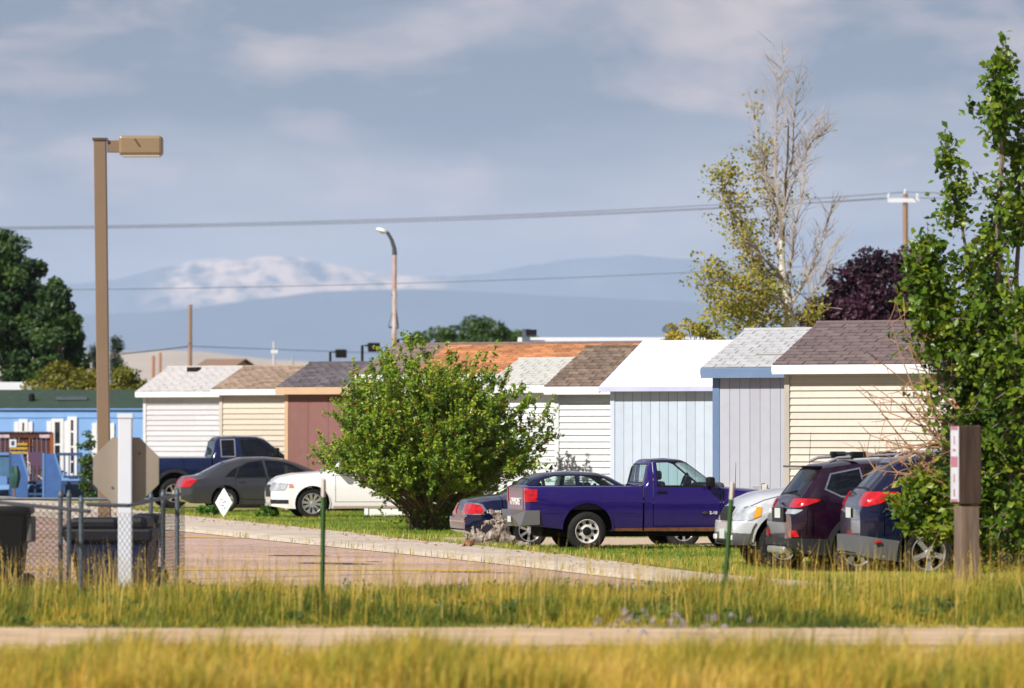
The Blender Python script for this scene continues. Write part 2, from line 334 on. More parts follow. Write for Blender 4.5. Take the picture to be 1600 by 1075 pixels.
strip('road_marking', [(-60, 804), (95, 804), (270, 804.3)], .55, -.004, m_yel)
strip('road_marking', [(-60, 837), (95, 837), (290, 838), (392, 840)], 1.0, -.004, m_yel)
strip('road_marking', [(-60, 888), (95, 888), (290, 889), (560, 889), (760, 891)], 1.0, -.004, m_yel)
strip('shadow_streak', [(424, 867), (465, 867.4), (508, 867.8)], .85, -.0035, m_shadow)  # cast shadows laid on the asphalt as flat dark strips
strip('shadow_streak', [(474, 878.5), (520, 879.5), (572, 881)], .75, -.0035, m_shadow)
strip('shadow_streak', [(570, 877), (596, 876.6)], .4, -.0035, m_shadow)

# ---------------------------------------------------------------- mountains
def vnoise(x, y, seed):
    rs = np.random.RandomState(seed); T = rs.rand(256, 256)
    xi, yi = np.floor(x).astype(int), np.floor(y).astype(int); fx, fy = x - xi, y - yi; fx = fx * fx * (3 - 2 * fx); fy = fy * fy * (3 - 2 * fy)
    g = lambda a, b: T[a % 256, b % 256]
    return (g(xi, yi) * (1 - fx) + g(xi + 1, yi) * fx) * (1 - fy) + (g(xi, yi + 1) * (1 - fx) + g(xi + 1, yi + 1) * fx) * fy
def fbm(x, y, seed, o=5):
    s, a, r = 0, 1, 0
    for k in range(o): r = r + a * vnoise(x * 2 ** k, y * 2 ** k, seed + k); s += a; a *= .5
    return r / s
def ridge(name, prof, Y, depth, m, seed, rough, nx=340, ny=70):
    px = np.array([p[0] for p in prof]); py = np.array([p[1] for p in prof])
    u = np.linspace(-900, 2500, nx); top = np.interp(u, px, py); k = np.ones(7) / 7; top = np.convolve(np.pad(top, 3, mode='edge'), k, 'valid')
    H = CZ + (HOR - top) * Y / F; X = (u - CX) * Y / F
    v = np.linspace(-1, 1, ny); XX, VV = np.meshgrid(X, v); HH = np.tile(H, (ny, 1))
    f = np.where(VV < 0, (1 + VV) ** 1.15, (1 - VV)); YY = Y + VV * depth
    gul = np.abs(fbm(XX / (depth * .16), YY / (depth * .45), seed) - .5) * 2
    Z = HH * f - rough * HH.max() * gul * np.clip(1.15 * (1 - np.abs(VV)) , 0, 1) * np.clip(np.abs(VV) * 5, .06, 1)
    Z = Z + (fbm(XX / (depth * .035), YY / (depth * .05), seed + 9) - .5) * HH.max() * rough * .30
    Z[0] = -5; Z[-1] = -5
    vs = np.stack([XX, YY, Z], 2).reshape(-1, 3); i = np.arange(nx - 1); q = []
    for j in range(ny - 1): q.append(np.stack([j * nx + i, j * nx + i + 1, (j + 1) * nx + i + 1, (j + 1) * nx + i], 1))
    o = npmesh(name, vs, np.concatenate(q), None, None, m); smooth_mesh(o.data, 80); tag(o, kind='structure'); return o
def mountain_mat(name, dark, mid, pale, amount, scale):
    m = bpy.data.materials.new(name); m.use_nodes = True; t = m.node_tree; b = t.nodes['Principled BSDF']; ln = t.links.new; b.inputs['Roughness'].default_value = .95
    co = t.nodes.new('ShaderNodeTexCoord'); mpn = t.nodes.new('ShaderNodeMapping'); mpn.inputs['Scale'].default_value = (scale, scale * .35, scale * 1.3); ln(co.outputs['Object'], mpn.inputs[0])
    n = t.nodes.new('ShaderNodeTexNoise'); n.inputs['Scale'].default_value = 1; n.inputs['Detail'].default_value = 8; n.inputs['Roughness'].default_value = .62; ln(mpn.outputs[0], n.inputs[0])
    r = t.nodes.new('ShaderNodeValToRGB'); e = r.color_ramp.elements; e[0].position = .42; e[0].color = (*dark, 1); e[1].position = .62; e[1].color = (*mid, 1)
    ln(n.outputs[0], r.inputs[0])
    sep = t.nodes.new('ShaderNodeSeparateXYZ'); ln(co.outputs['Object'], sep.inputs[0])
    # bare pale rock above the tree line of the left summit (it really is bare stone there)
    gx = t.nodes.new('ShaderNodeMapRange'); gx.interpolation_type = 'SMOOTHSTEP'; gx.inputs[1].default_value = amount[0]; gx.inputs[2].default_value = amount[1]; gx.inputs[3].default_value = 1; gx.inputs[4].default_value = 0; ln(sep.outputs[0], gx.inputs[0])
    gl = t.nodes.new('ShaderNodeMapRange'); gl.interpolation_type = 'SMOOTHSTEP'; gl.inputs[1].default_value = amount[4]; gl.inputs[2].default_value = amount[5]; ln(sep.outputs[0], gl.inputs[0])
    gz = t.nodes.new('ShaderNodeMapRange'); gz.interpolation_type = 'SMOOTHSTEP'; gz.inputs[1].default_value = amount[2]; gz.inputs[2].default_value = amount[3]; ln(sep.outputs[2], gz.inputs[0])
    n2 = t.nodes.new('ShaderNodeTexNoise'); n2.inputs['Scale'].default_value = 3.6; n2.inputs['Detail'].default_value = 9; n2.inputs['Roughness'].default_value = .62; ln(mpn.outputs[0], n2.inputs[0])
    rr = t.nodes.new('ShaderNodeValToRGB'); rr.color_ramp.elements[0].position = .40; rr.color_ramp.elements[1].position = .58; ln(n2.outputs[0], rr.inputs[0])
    mul = t.nodes.new('ShaderNodeMath'); mul.operation = 'MULTIPLY'; ln(gx.outputs[0], mul.inputs[0]); ln(gz.outputs[0], mul.inputs[1])
    mul3 = t.nodes.new('ShaderNodeMath'); mul3.operation = 'MULTIPLY'; ln(mul.outputs[0], mul3.inputs[0]); ln(gl.outputs[0], mul3.inputs[1])
    mul2 = t.nodes.new('ShaderNodeMath'); mul2.operation = 'MULTIPLY'; ln(mul3.outputs[0], mul2.inputs[0]); ln(rr.outputs[0], mul2.inputs[1])
    mx = t.nodes.new('ShaderNodeMix'); mx.data_type = 'RGBA'; ln(mul2.outputs[0], mx.inputs[0]); ln(r.outputs[0], mx.inputs[6]); mx.inputs[7].default_value = (*pale, 1); ln(mx.outputs[2], b.inputs['Base Color'])
    return m
YF, YN = 36000.0, 26000.0
far_prof = [(-900, 470), (-400, 455), (0, 448), (110, 440), (200, 428), (270, 411), (330, 401), (400, 397), (450, 396), (500, 401), (560, 421), (620, 428), (690, 431), (760, 425), (820, 411), (880, 402), (940, 395), (1000, 395), (1050, 397), (1100, 405), (1200, 420), (1300, 430), (1500, 446), (2500, 470)]
near_prof = [(-900, 520), (0, 496), (200, 486), (280, 482), (369, 470), (497, 452), (600, 449), (700, 449), (800, 456), (1000, 466), (1300, 476), (2500, 520)]
ridge('mountain_range', far_prof, YF, 5500, mountain_mat('hazed_far_rock', (.06, .09, .145), (.10, .135, .19), (.66, .51, .43), (PX(600, YF), PX(760, YF), 700, 900, PX(215, YF), PX(300, YF)), .0015), 11, .13)  # rock tones lightened and blued: part of the haze is in the colour
ridge('foothills', near_prof, YN, 6000, mountain_mat('hazed_forest_slope', (.055, .095, .165), (.075, .12, .20), (.3, .3, .28), (-9e5, -8e5, 9000, 9500, 8e5, 9e5), .0012), 31, .05)  # forest colour blued too, standing in for some of the haze
ridge('far_plain', [(-900, 560), (0, 556), (190, 548), (300, 545), (420, 560), (700, 575), (1200, 575), (2500, 590)], 9000.0, 2700, mat('pale_grassland', (.40, .33, .26), .95, var=.1, vscale=.01), 51, .02)
# the air between here and the mountains
def build_haze():
    bm = bmesh.new(); bx(bm, -41000, 41000, -1500, 42100, -25, 1300); m = bpy.data.materials.new('haze_air'); m.use_nodes = True; t = m.node_tree; t.nodes.clear()
    o = t.nodes.new('ShaderNodeOutputMaterial'); v = t.nodes.new('ShaderNodeVolumePrincipled'); v.inputs['Color'].default_value = (.57, .74, 1.0, 1); v.inputs['Density'].default_value = HAZE; v.inputs['Anisotropy'].default_value = 0.0
    t.links.new(v.outputs[0], o.inputs['Volume']); ob = bobj('haze', bm, m); tag(ob, 'thin blue haze in the air before the mountains', 'haze', kind='stuff')
HAZE = 3.3e-5
build_haze()
# ---------------------------------------------------------------- sheds and homes
TH = R(28)
def shingle_mesh(name, m, wd=.30, ex=.145):
    bm = bmesh.new(); g = .007
    vs = [bm.verts.new(v) for v in ((g, 0, .016), (wd - g, 0, .016), (wd - g, ex + .03, .002), (g, ex + .03, .002), (g, 0, .0), (wd - g, 0, .0))]
    for q in ((0, 1, 2, 3), (4, 5, 1, 0), (4, 0, 3), (1, 5, 2)): bm.faces.new([vs[i] for i in q])
    me = bpy.data.meshes.new(name); bm.normal_update(); bm.to_mesh(me); bm.free(); me.materials.append(m); return me
def plank_mesh(name, m, L, ex, step=None):
    """clapboard row along x, front at -y; optional double course"""
    p = [(0, ex), (-.004, ex), (-.030, .006), (-.027, 0), (0, 0)]
    vs = [(x, y, z) for x in (0, L) for y, z in p]; n = len(p)
    fs = [(i, i + 1, n + i + 1, n + i) for i in range(n - 1)] + [tuple(range(n))[::-1], tuple(range(n, 2 * n))]
    me = bpy.data.meshes.new(name); me.from_pydata(vs, [], fs); me.update(); me.materials.append(m); return me
def roof_slope(root, L, D, he, run, rise, ov_e, ov_s, mroof, mdeck, shingles=True, tab=.30, ex=.145, name='roof', vents=()):
    """gable roof, ridge along x over y=run; front eave at y=-ov_e"""
    x0, x1 = -ov_s, L + ov_s; pitch = math.atan2(rise, run + ov_e); th = .05
    ye, yb = -ov_e, 2 * run + ov_e; zr = he + rise
    bm = bmesh.new(); pr = [(ye, he), (run, zr), (yb, he), (yb, he - th), (run, zr - th), (ye, he - th)]
    a = [bm.verts.new((x0, y, z)) for y, z in pr]; b = [bm.verts.new((x1, y, z)) for y, z in pr]
    for i in range(6): j = (i + 1) % 6; bm.faces.new((a[i], a[j], b[j], b[i])[::-1])
    for i0 in ((0, 1, 4, 5), (1, 2, 3, 4)): bm.faces.new([a[i] for i in i0]); bm.faces.new([b[i] for i in i0][::-1])
    roof = bobj(name, bm, mdeck, root)
    sl = math.hypot(run + ov_e, rise)
    if shingles:
        two = mroof if isinstance(mroof, tuple) else None; mroof = two[0] if two else mroof
        me = shingle_mesh('shingle', mroof, tab, ex); meb = shingle_mesh('shingle', two[1], tab, ex) if two else None; rows = int(sl / ex)
        for r in range(rows):
            d = r * sl / rows; off = -(tab / 2) * (r % 2) - random.choice((0, .04, .07)); x = x0 + off
            while x < x1 - .01:
                a0, a1 = max(x, x0), min(x + tab, x1)
                if a1 - a0 > .03:
                    mobj('shingle', meb if two and x > two[2] + random.uniform(-.1, .1) + .0 * d and r < rows - 1 else me, roof, (a0, ye + d * math.cos(pitch) - .002, he + d * math.sin(pitch) + .002 + random.uniform(0, .007)), (pitch + random.uniform(-.02, .03), 0, random.uniform(-.014, .014)), ((a1 - a0) / tab, sl / rows / ex, 1))
                x += tab
        box('ridge_cap', x0, x1, run - .12, run + .12, zr - .03, zr + .02, mroof, roof, .01)
    else: roof.data.materials[0] = mroof
    for vx, vy, kind in vents:
        z = he + (vy + ov_e) * math.tan(pitch)
        if kind == 'box': box('vent', vx, vx + .38, vy, vy + .28, z, z + .16, M['black'], roof, .03)
        if kind == 'flat': box('vent', vx, vx + .6, vy, vy + .14, z + .01, z + .07, mat('weathered_vent', (.35, .33, .31), .6), roof, .01)
        if kind == 'patch': box('bare_patch', vx, vx + .55, vy, vy + .10, z + .012, z + .045, mat('torn_felt', (.22, .20, .18), .9), roof)
        if kind == 'pipe': lathe('vent', [(0, 0), (.06, 0), (.06, .22), (.12, .22), (.12, .27), (.09, .33), (0, .35)], M['galv'], roof).location = (vx, vy, z)
    return roof
def shed(name, label, px, Y, eave_y, ridge_y, L, wall, wall_col, trim, fascia, mroof, mdeck, ex=.127, run=1.75, ov_e=.22, ov_s=.14, shingles=True, group='sheds in a row along the street', vents=(), fh=None, corner=.10, groove=.20, tab=.30):
    """px: photo column of the front left wall corner; eave_y / ridge_y: photo rows of roof edge and ridge"""
    root = empty(name, (PX(px, Y), Y, 0), -TH, label, 'shed', group)
    Ye = Y - ov_e * math.cos(TH); he = PZ(eave_y, Ye); rise = PZ(ridge_y, Y + run * math.cos(TH)) - he; D = 2 * run
    fh = fh or .17; top = he - .06
    bm = bmesh.new(); pr = [(.03, 0), (D, 0), (D, top), (run, he + rise - .09), (.03, top)]
    a = [bm.verts.new((.02, y, z)) for y, z in pr]; b = [bm.verts.new((L - .02, y, z)) for y, z in pr]; n = len(pr)
    for i in range(n): j = (i + 1) % n; bm.faces.new((a[i], a[j], b[j], b[i])[::-1])
    bm.faces.new(a); bm.faces.new(b[::-1]); wl = bobj('wall', bm, mat(name + '_wall', tuple(c * .8 for c in wall_col), .7, var=.05), root)
    wm = mat(name + '_siding', wall_col, .5 if wall == 'lap' else .75, var=.05, vscale=1.5, obj_var=.06, bump=.12 if wall != 'lap' else .03, bscale=18, stretch=(1, 1, .12) if wall != 'lap' else (.1, 1, 1), dirt=.16)
    if wall == 'lap':
        n = int((top - .12) / ex); me = plank_mesh('siding_plank', wm, L - 2 * corner, ex)
        for k in range(n): 
            z_ = top - .02 - (k + 1) * ex; Lp = L - 2 * corner; j_ = Lp * ((.42, .71, .56)[k // 2 % 3] + random.uniform(-.01, .01))
            mobj('siding_plank', me, wl, (corner, .027, z_), (0, 0, random.uniform(-.0008, .0008)), (j_ / Lp - .0008, 1, 1)); mobj('siding_plank', me, wl, (corner + j_, .0275, z_), (0, 0, 0), (1 - j_ / Lp, 1, 1))
    else:
        x = corner; k = 0
        while x < L - corner - .02:
            wd = min(groove, L - corner - x); o = box('siding_board', x + .003, x + wd - .003, -.004, .028, .08, top - .01, wm, wl, .003); x += wd
    tm = mat(name + '_trim', trim, .5, var=.05); fm = mat(name + '_fascia', fascia, .5, var=.10, vscale=2, dirt=.14)
    for x in (0, L - corner): box('corner_board', x, x + corner, -.022, .03, .02, top, tm, root, .004)
    box('corner_board', -.012, .0, .031, .09, .02, top, tm, root)
    rf = roof_slope(root, L, D, he, run, rise, ov_e, ov_s, mroof, mdeck, shingles, vents=vents, tab=tab)
    box('fascia', -ov_s, L + ov_s, -ov_e - .02, -ov_e - .001, he - fh, he - .004, fm, root, .003)
    box('soffit', -ov_s + .01, L + ov_s - .01, -ov_e + .001, .0, he - fh + .02, he - fh + .035, fm, root)
    # sloping barge boards on both gable ends
    pit = math.atan2(rise, run + ov_e)
    for x in (-ov_s - .02, L + ov_s):
        bm = bmesh.new()
        for s in (1, -1):
            ys = [-ov_e, run] if s == 1 else [2 * run + ov_e, run]; zz = [he, he + rise]
            q = [bm.verts.new((xx, y, z + dz)) for xx in (x, x + .02) for (y, z) in zip(ys, zz) for dz in (-.13, -.01)]
            for f in ((0, 1, 3, 2), (4, 6, 7, 5), (0, 4, 5, 1), (2, 3, 7, 6), (0, 2, 6, 4), (1, 5, 7, 3)): bm.faces.new([q[i] for i in f])
        bmesh.ops.recalc_face_normals(bm, faces=bm.faces[:]); bobj('barge_board', bm, fm, root)
    return root
def rmat(name, c, c2=None, ov=.16): return mat(name, c, .92, col2=c2, vscale=7, obj_var=ov, bump=.35, bscale=90)
mauve = rmat('mauve_shingle', (.115, .085, .088), (.15, .115, .115)); grey_s = rmat('grey_shingle', (.36, .37, .39), (.44, .45, .47), .07)
brown_s = rmat('brown_shingle', (.11, .075, .055), (.23, .17, .13), .3); pale_s = rmat('pale_grey_shingle', (.42, .43, .41), (.50, .50, .48), .05)
taupe_s = rmat('taupe_shingle', (.16, .115, .10), (.22, .17, .15), .18); orange_s = rmat('orange_shingle', (.33, .135, .055), (.48, .22, .10), .3)
slate_s = rmat('slate_shingle', (.065, .06, .075), (.14, .12, .13), .3); tan_s = rmat('tan_shingle', (.20, .14, .10), (.33, .25, .19), .28); white_s = rmat('white_shingle', (.42, .41, .41), (.50, .49, .49), .06)
deck = mat('roof_felt', (.06, .055, .055), .95); deck_l = mat('pale_felt', (.25, .25, .25), .95); deck_o = mat('orange_felt', (.18, .07, .03), .95)
W_ = (.64, .65, .67)
SHED_Y = lambda px: 28.55 / ((px - 800) / F + .232)
shed('garden_shed', 'large cream lap-sided shed with mauve-brown shingle roof behind the dark sport utility cars', 1226, SHED_Y(1226), 570, 503, 4.3, 'lap', (.47, .435, .375), (.36, .335, .29), W_, mauve, deck, ex=.127)
shed('garden_shed', 'grey vertical-board shed with blue trim and patched pale grey shingle roof', 1114, SHED_Y(1114), 575, 514, 3.4, 'board', (.35, .37, .43), (.10, .165, .29), (.11, .18, .31), grey_s, deck_l, fh=.19, corner=.14, groove=.21, vents=((1.55, 1.25, 'flat'), (.75, .35, 'patch')))
m_wroof = mat('white_sheet_roof', (.68, .70, .74), .55, var=.06, vscale=1.2, stretch=(1.5, .3, 1), bump=.12, bscale=3, dirt=.12)
shed('garden_shed', 'pale blue vertical-board shed with plain smooth white roof', 954, SHED_Y(954), 604, 532, 3.4, 'board', (.41, .475, .575), (.47, .52, .66), (.42, .43, .66), m_wroof, m_wroof, shingles=False, fh=.10, corner=.10, groove=.20)
shed('garden_shed', 'white lap-sided shed with brown shingle roof behind the navy sedan', 867, SHED_Y(867), 604, 541, 2.6, 'lap', (.62, .63, .65), (.64, .65, .67), W_, brown_s, deck, ex=.134)
shed('garden_shed', 'white lap-sided shed with pale grey shingle roof half hidden by the berry bush', 772, SHED_Y(772), 602, 560, 2.6, 'lap', (.62, .64, .66), (.64, .65, .67), W_, pale_s, deck_l, ex=.134, run=1.5)
shed('garden_shed', 'dusky red-brown board shed with tan trim and slate shingle roof', 445, SHED_Y(445), 605, 566, 3.6, 'board', (.185, .082, .072), (.50, .34, .21), (.50, .34, .21), slate_s, deck, fh=.19, corner=.11, groove=.6, run=1.6)
shed('garden_shed', 'beige lap-sided shed with tan-brown shingle roof behind the dark blue pickup', 343, SHED_Y(343), 608, 572, 3.2, 'lap', (.52, .455, .36), (.48, .44, .37), W_, tan_s, deck, ex=.15, run=1.6)
shed('garden_shed', 'white lap-sided shed with white shingle roof and black vent, leftmost of the row', 224, SHED_Y(224), 612, 573, 3.3, 'lap', (.47, .47, .51), (.54, .54, .57), W_, white_s, deck_l, ex=.155, run=1.7, vents=((.75, 1.25, 'box'),))
LONG = True
shed('garden_shed', 'long building with taupe and bright orange shingle roof behind the berry bush', 570, 139.0, 585, 537, 7.5, 'lap', (.74, .73, .70), W_, W_, (taupe_s, orange_s, 1.15), deck, fh=.2, run=1.9, tab=.40)
def home(name, label, px0, px1, Y, eave_y, ridge_y, run, th, wcol, mroof, mdeck, shingles, group=None, vents=(), ov=.2, fasc=W_, tab=.3):
    L = (px1 - px0) * Y / F / math.cos(th); root = empty(name, (PX(px0, Y), Y, 0), -th, label, 'house', group)
    he = PZ(eave_y, Y - ov); rise = PZ(ridge_y, Y + run) - he; top = he - .06
    bm = bmesh.new(); pr = [(0, .25), (2 * run, .25), (2 * run, top), (run, he + rise - .09), (0, top)]
    a = [bm.verts.new((.02, y, z)) for y, z in pr]; b = [bm.verts.new((L - .02, y, z)) for y, z in pr]; n = 5
    for i in range(n): j = (i + 1) % n; bm.faces.new((a[i], a[j], b[j], b[i])[::-1])
    bm.faces.new(a); bm.faces.new(b[::-1]); bobj('wall', bm, mat(name + '_wall', wcol, .6, var=.05, vscale=1.2, bump=.05), root)
    box('skirting', .05, L - .05, .04, 2 * run - .04, 0, .25, mat(name + '_skirt', tuple(c * .5 for c in wcol), .8), root)
    roof_slope(root, L, 2 * run, he, run, rise, ov, .15, mroof, mdeck, shingles, vents=vents, tab=tab)
    box('fascia', -.15, L + .15, -ov - .02, -ov - .001, he - (.12 if ov > .1 else .05), he - .004, mat(name + '_fascia', fasc, .5), root)
    return root
0 and home('mobile_home', 'long home with bright orange shingle roof showing above the nearer sheds', 660, 1010, 142, 590, 541, 2.2, R(3), (.6, .58, .52), orange_s, deck_o, True, vents=((3.9, 1.5, 'pipe'), (2.5, 1.3, 'pipe')))
m_rib = mat('white_ribbed_metal', (.78, .8, .83), .35, .1, var=.04)
hm = home('mobile_home', 'long white metal-roofed home showing as a thin strip on the skyline', 815, 1130, 175, 541, 527, 2.4, R(1), (.6, .6, .6), m_rib, m_rib, False)
for k in range(26): box('roof_rib', k * .24, k * .24 + .03, -.2, -.16, 4.63, 4.77, m_rib, hm)
lathe('chimney_pipe', [(0, 0), (.16, 0), (.16, .45), (.26, .48), (.26, .6), (.14, .7), (0, .72)], M['galv'], hm).location = (PX(1048, 175) - PX(815, 175), 1.0, 4.72)
box('chimney_stack', .0, .25, 1.0, 1.3, 4.3, PZ(514, 176), M['galv'], hm); box('chimney_cap', .12, .45, .95, 1.3, PZ(524, 176), PZ(515, 176), M['black'], hm)
m_green = mat('dark_green_shingle', (.012, .035, .024), .9, col2=(.03, .055, .035), vscale=4, bump=.4, bscale=40); m_blue = (.19, .36, .66)
YB = 180.0
bh = home('mobile_home', 'bright blue mobile home with dark green roof and wooden deck', -60, 262, YB, 638, 609, 2.6, R(2), m_blue, m_green, m_green, False, fasc=(.14, .30, .6), ov=.05)
def B(px): return (px + 60) * YB / F / math.cos(R(2))
def win(parent, px0, px1, y0, y1, shut=.0, frames=1, door=False):
    x0, x1, z1, z0 = B(px0), B(px1), PZ(y0, YB), PZ(y1, YB)
    f = .11; w = bmesh.new()
    for a in ((x0, x0 + f, z0, z1), (x1 - f, x1, z0, z1), (x0 + f, x1 - f, z1 - f, z1), (x0 + f, x1 - f, z0, z0 + f)): bx(w, a[0], a[1], -.06, -.001, a[2], a[3])
    o = bobj('door' if door else 'window', w, M['white'], parent)
    box('pane', x0 + f, x1 - f, -.03, -.012, z0 + f, z1 - f, mat('dark_pane', (.02, .025, .03), .08, coat=1), o)
    for k in range(1, frames + 1):
        zz = z0 + (z1 - z0) * k / (frames + 1); box('glazing_bar', x0 + f, x1 - f, -.05, -.031, zz - .03, zz + .03, M['white'], o)
    if shut:
        for a in (x0 - shut, x1): box('shutter', a + .01, a + shut - .01, -.045, -.001, z0 - .05, z1 - .08, M['white'], o)
    return o
win(bh, 30, 44, 655, 695, .16); win(bh, 81, 100, 654, 735, .16); win(bh, 106, 121, 651, 745, 0, 3, True); win(bh, 152, 172, 657, 715, .16)
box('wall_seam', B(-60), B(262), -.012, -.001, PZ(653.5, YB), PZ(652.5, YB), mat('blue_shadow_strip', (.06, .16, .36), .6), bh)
box('drain_hatch', B(82), B(131), 1.0, 1.2, PZ(625, 181) , PZ(620, 181.1), M['galv'], bh); 
lathe('roof_vent', [(0, 0), (.1, 0), (.1, .2), (.06, .25), (0, .26)], M['black'], bh).location = (B(44), 1.0, PZ(627, 181))
h2 = home('mobile_home', 'white metal-roofed home behind the blue mobile home', -80, 150, 196, 613, 597, 2.5, R(2), (.5, .5, .5), m_rib, m_rib, False)
for k in range(14): box('roof_rib', k * .36, k * .36 + .03, -.2, -.16, PZ(613, 196), PZ(611, 196), m_rib, h2)
lathe('chimney_pipe', [(0, 0), (.2, 0), (.2, .25), (.1, .28), (.1, .42), (.18, .44), (.18, .56), (.06, .64), (0, .65)], M['galv'], h2).location = (PX(89, 196) - PX(-80, 196), .1, PZ(612, 196))
home('background_house', 'small tan gabled house far behind the white shed', 296, 352, 260, 584, 561, 1.6, R(30), (.42, .30, .20), rmat('far_brown_roof', (.2, .13, .09)), deck, False)
# ---------------------------------------------------------------- vehicles
def inpoly(p, poly):
    x, y = p; c = False; n = len(poly)
    for i in range(n):
        (x1, y1), (x2, y2) = poly[i], poly[i - 1]
        if (y1 > y) != (y2 > y) and x < (x2 - x1) * (y - y1) / (y2 - y1) + x1: c = not c
    return c
def grow_poly(poly, d):
    n = len(poly); A = sum(poly[i - 1][0] * poly[i][1] - poly[i][0] * poly[i - 1][1] for i in range(n)); s = 1 if A > 0 else -1; out = []
    for i in range(n):
        p0, p1, p2 = Vector(poly[i - 1]), Vector(poly[i]), Vector(poly[(i + 1) % n])
        e1, e2 = (p1 - p0).normalized(), (p2 - p1).normalized(); n1, n2 = Vector((e1.y, -e1.x)) * s, Vector((e2.y, -e2.x)) * s
        b = (n1 + n2); b = b.normalized() if b.length > 1e-6 else n1; k = d / max(b.dot(n1), .4); out.append(tuple(p1 + b * k))
    return out
class Car:
    def __init__(s, name, label, L, W, top, belt, bot, wid, wtop, paint, step=.055, bul=.045, x0=0.0, end=None, interior=True):
        s.root = empty(name, (0, 0, 0), 0, label, 'car' if 'pickup' not in name else 'pickup'); s.L, s.W = L, W; s.paint = paint
        s.top, s.belt, s.bot, s.wid, s.wtop, s.bul = top, belt, bot, wid, wtop, bul; x1 = end or L
        xs = set(np.round(np.linspace(x0, x1, int((x1 - x0) / step)), 3)) | {round(p[0], 3) for p in top if x0 <= p[0] <= x1}
        xs |= {round(x0 + d, 3) for d in (.012, .03, .06)} | {round(x1 - d, 3) for d in (.012, .03, .06)}
        xs = sorted(xs); keep = [xs[0]]
        for x in xs[1:]:
            if x - keep[-1] > .009: keep.append(x)
        s.bm = bm = bmesh.new(); rings = []
        for x in keep:
            h = s.section(x); ring = [(x, y, z) for y, z in h] + [(x, -y, z) for y, z in reversed(h[:-1])]
            rings.append([bm.verts.new(v) for v in ring])
        n = len(rings[0]); s.nh = len(s.section(keep[0]))
        for a, b in zip(rings[:-1], rings[1:]):
            for i in range(n - 1): bm.faces.new((a[i], a[i + 1], b[i + 1], b[i]))
            bm.faces.new((a[n - 1], a[0], b[0], b[n - 1]))
        for ring, flip in ((rings[0], False), (rings[-1], True)):      # end faces as ladders of quads
            h = s.nh; K = 10; rows = []
            for i in range(h - 1):
                l, r = ring[i], ring[n - 1 - i]; row = [l] + [bm.verts.new(l.co.lerp(r.co, k / K)) for k in range(1, K)] + [r]; rows.append(row)
            for a, b in zip(rows[:-1], rows[1:]):
                for k in range(K):
                    q = (a[k], a[k + 1], b[k + 1], b[k]); bm.faces.new(q if flip else q[::-1])
            last = rows[-1]; f = last + [ring[h - 1]]; 
            try: bm.faces.new(f if flip else f[::-1])
            except ValueError: pass
        bmesh.ops.recalc_face_normals(bm, faces=bm.faces[:]); s.parts = []; s.glass = []
    def fn(s, tab, x, sm=.03):
        X = [p[0] for p in tab]; Z = [p[1] for p in tab]; return float(np.mean(np.interp([x - sm, x - sm / 2, x, x + sm / 2, x + sm], X, Z)))
    def section(s, x):
        zb, zs, zt, w, wt = s.fn(s.bot, x), s.fn(s.belt, x), s.fn(s.top, x, .02), s.fn(s.wid, x), s.fn(s.wtop, x)
        zs = min(zs, zt - .035); pts = []
        for t in (0, .08, .18, .32, .46, .6, .72, .83, .92, 1.0):
            y = w - s.bul * 4 * (t - .55) ** 2; crease = .010 * math.exp(-((t - .70) / .05) ** 2); pts.append((y + crease, zb + (zs - zb) * t))
        ys = pts[-1][0]; wt = min(wt, ys - .02); rc = min(.06, (zt - zs) * .5); ze = zt - rc
        for u in (.08, .2, .35, .5, .65, .8, .92, 1.0): pts.append((ys + (wt - ys) * u + .035 * math.sin(math.pi * u) * min(1, (ze - zs) / .3), zs + (ze - zs) * u))
        for a in (.03, .08, .16, .28, .45, .7, 1.0): pts.append((wt * (1 - a), ze + rc * (1 - (1 - a) ** 4)))
        return pts
    def cut(s, poly, ax=(0, 2), lo=-9, hi=9, bm=None, faces=None):
        """split the shell along a polygon drawn in two axes, return the faces inside it"""
        bm = bm or s.bm; th = 3 - ax[0] - ax[1]; mn = [min(p[i] for p in poly) for i in (0, 1)]; mxx = [max(p[i] for p in poly) for i in (0, 1)]
        def near(f):
            c = f.calc_center_median()
            if not (lo <= c[th] <= hi): return False
            for i in (0, 1):
                vals = [v.co[ax[i]] for v in f.verts]
                if max(vals) < mn[i] - 1e-4 or min(vals) > mxx[i] + 1e-4: return False
            return True
        fs = [f for f in (faces if faces is not None else bm.faces) if near(f)]
        for i in range(len(poly)):
            p, q = poly[i - 1], poly[i]; co = Vector((0, 0, 0)); co[ax[0]], co[ax[1]] = p; no = Vector((0, 0, 0)); no[ax[0]], no[ax[1]] = q[1] - p[1], -(q[0] - p[0])
            if no.length < 1e-6 or not fs: continue
            # only faces that this edge really passes
            elo = [min(p[k], q[k]) - .002 for k in (0, 1)]; ehi = [max(p[k], q[k]) + .002 for k in (0, 1)]
            sub, rest = [], []
            for f in fs:
                ok = all(max(v.co[ax[k]] for v in f.verts) >= elo[k] and min(v.co[ax[k]] for v in f.verts) <= ehi[k] for k in (0, 1)); (sub if ok else rest).append(f)
            if not sub: continue
            geom = list({v for f in sub for v in f.verts}) + list({e for f in sub for e in f.edges}) + sub
            r = bmesh.ops.bisect_plane(bm, geom=geom, plane_co=co, plane_no=no.normalized(), dist=1e-5)
            fs = [f for f in rest if f.is_valid] + [g for g in r['geom'] if isinstance(g, bmesh.types.BMFace)]
            fs = list(set(fs))
        return [f for f in fs if f.is_valid and inpoly((f.calc_center_median()[ax[0]], f.calc_center_median()[ax[1]]), poly)]
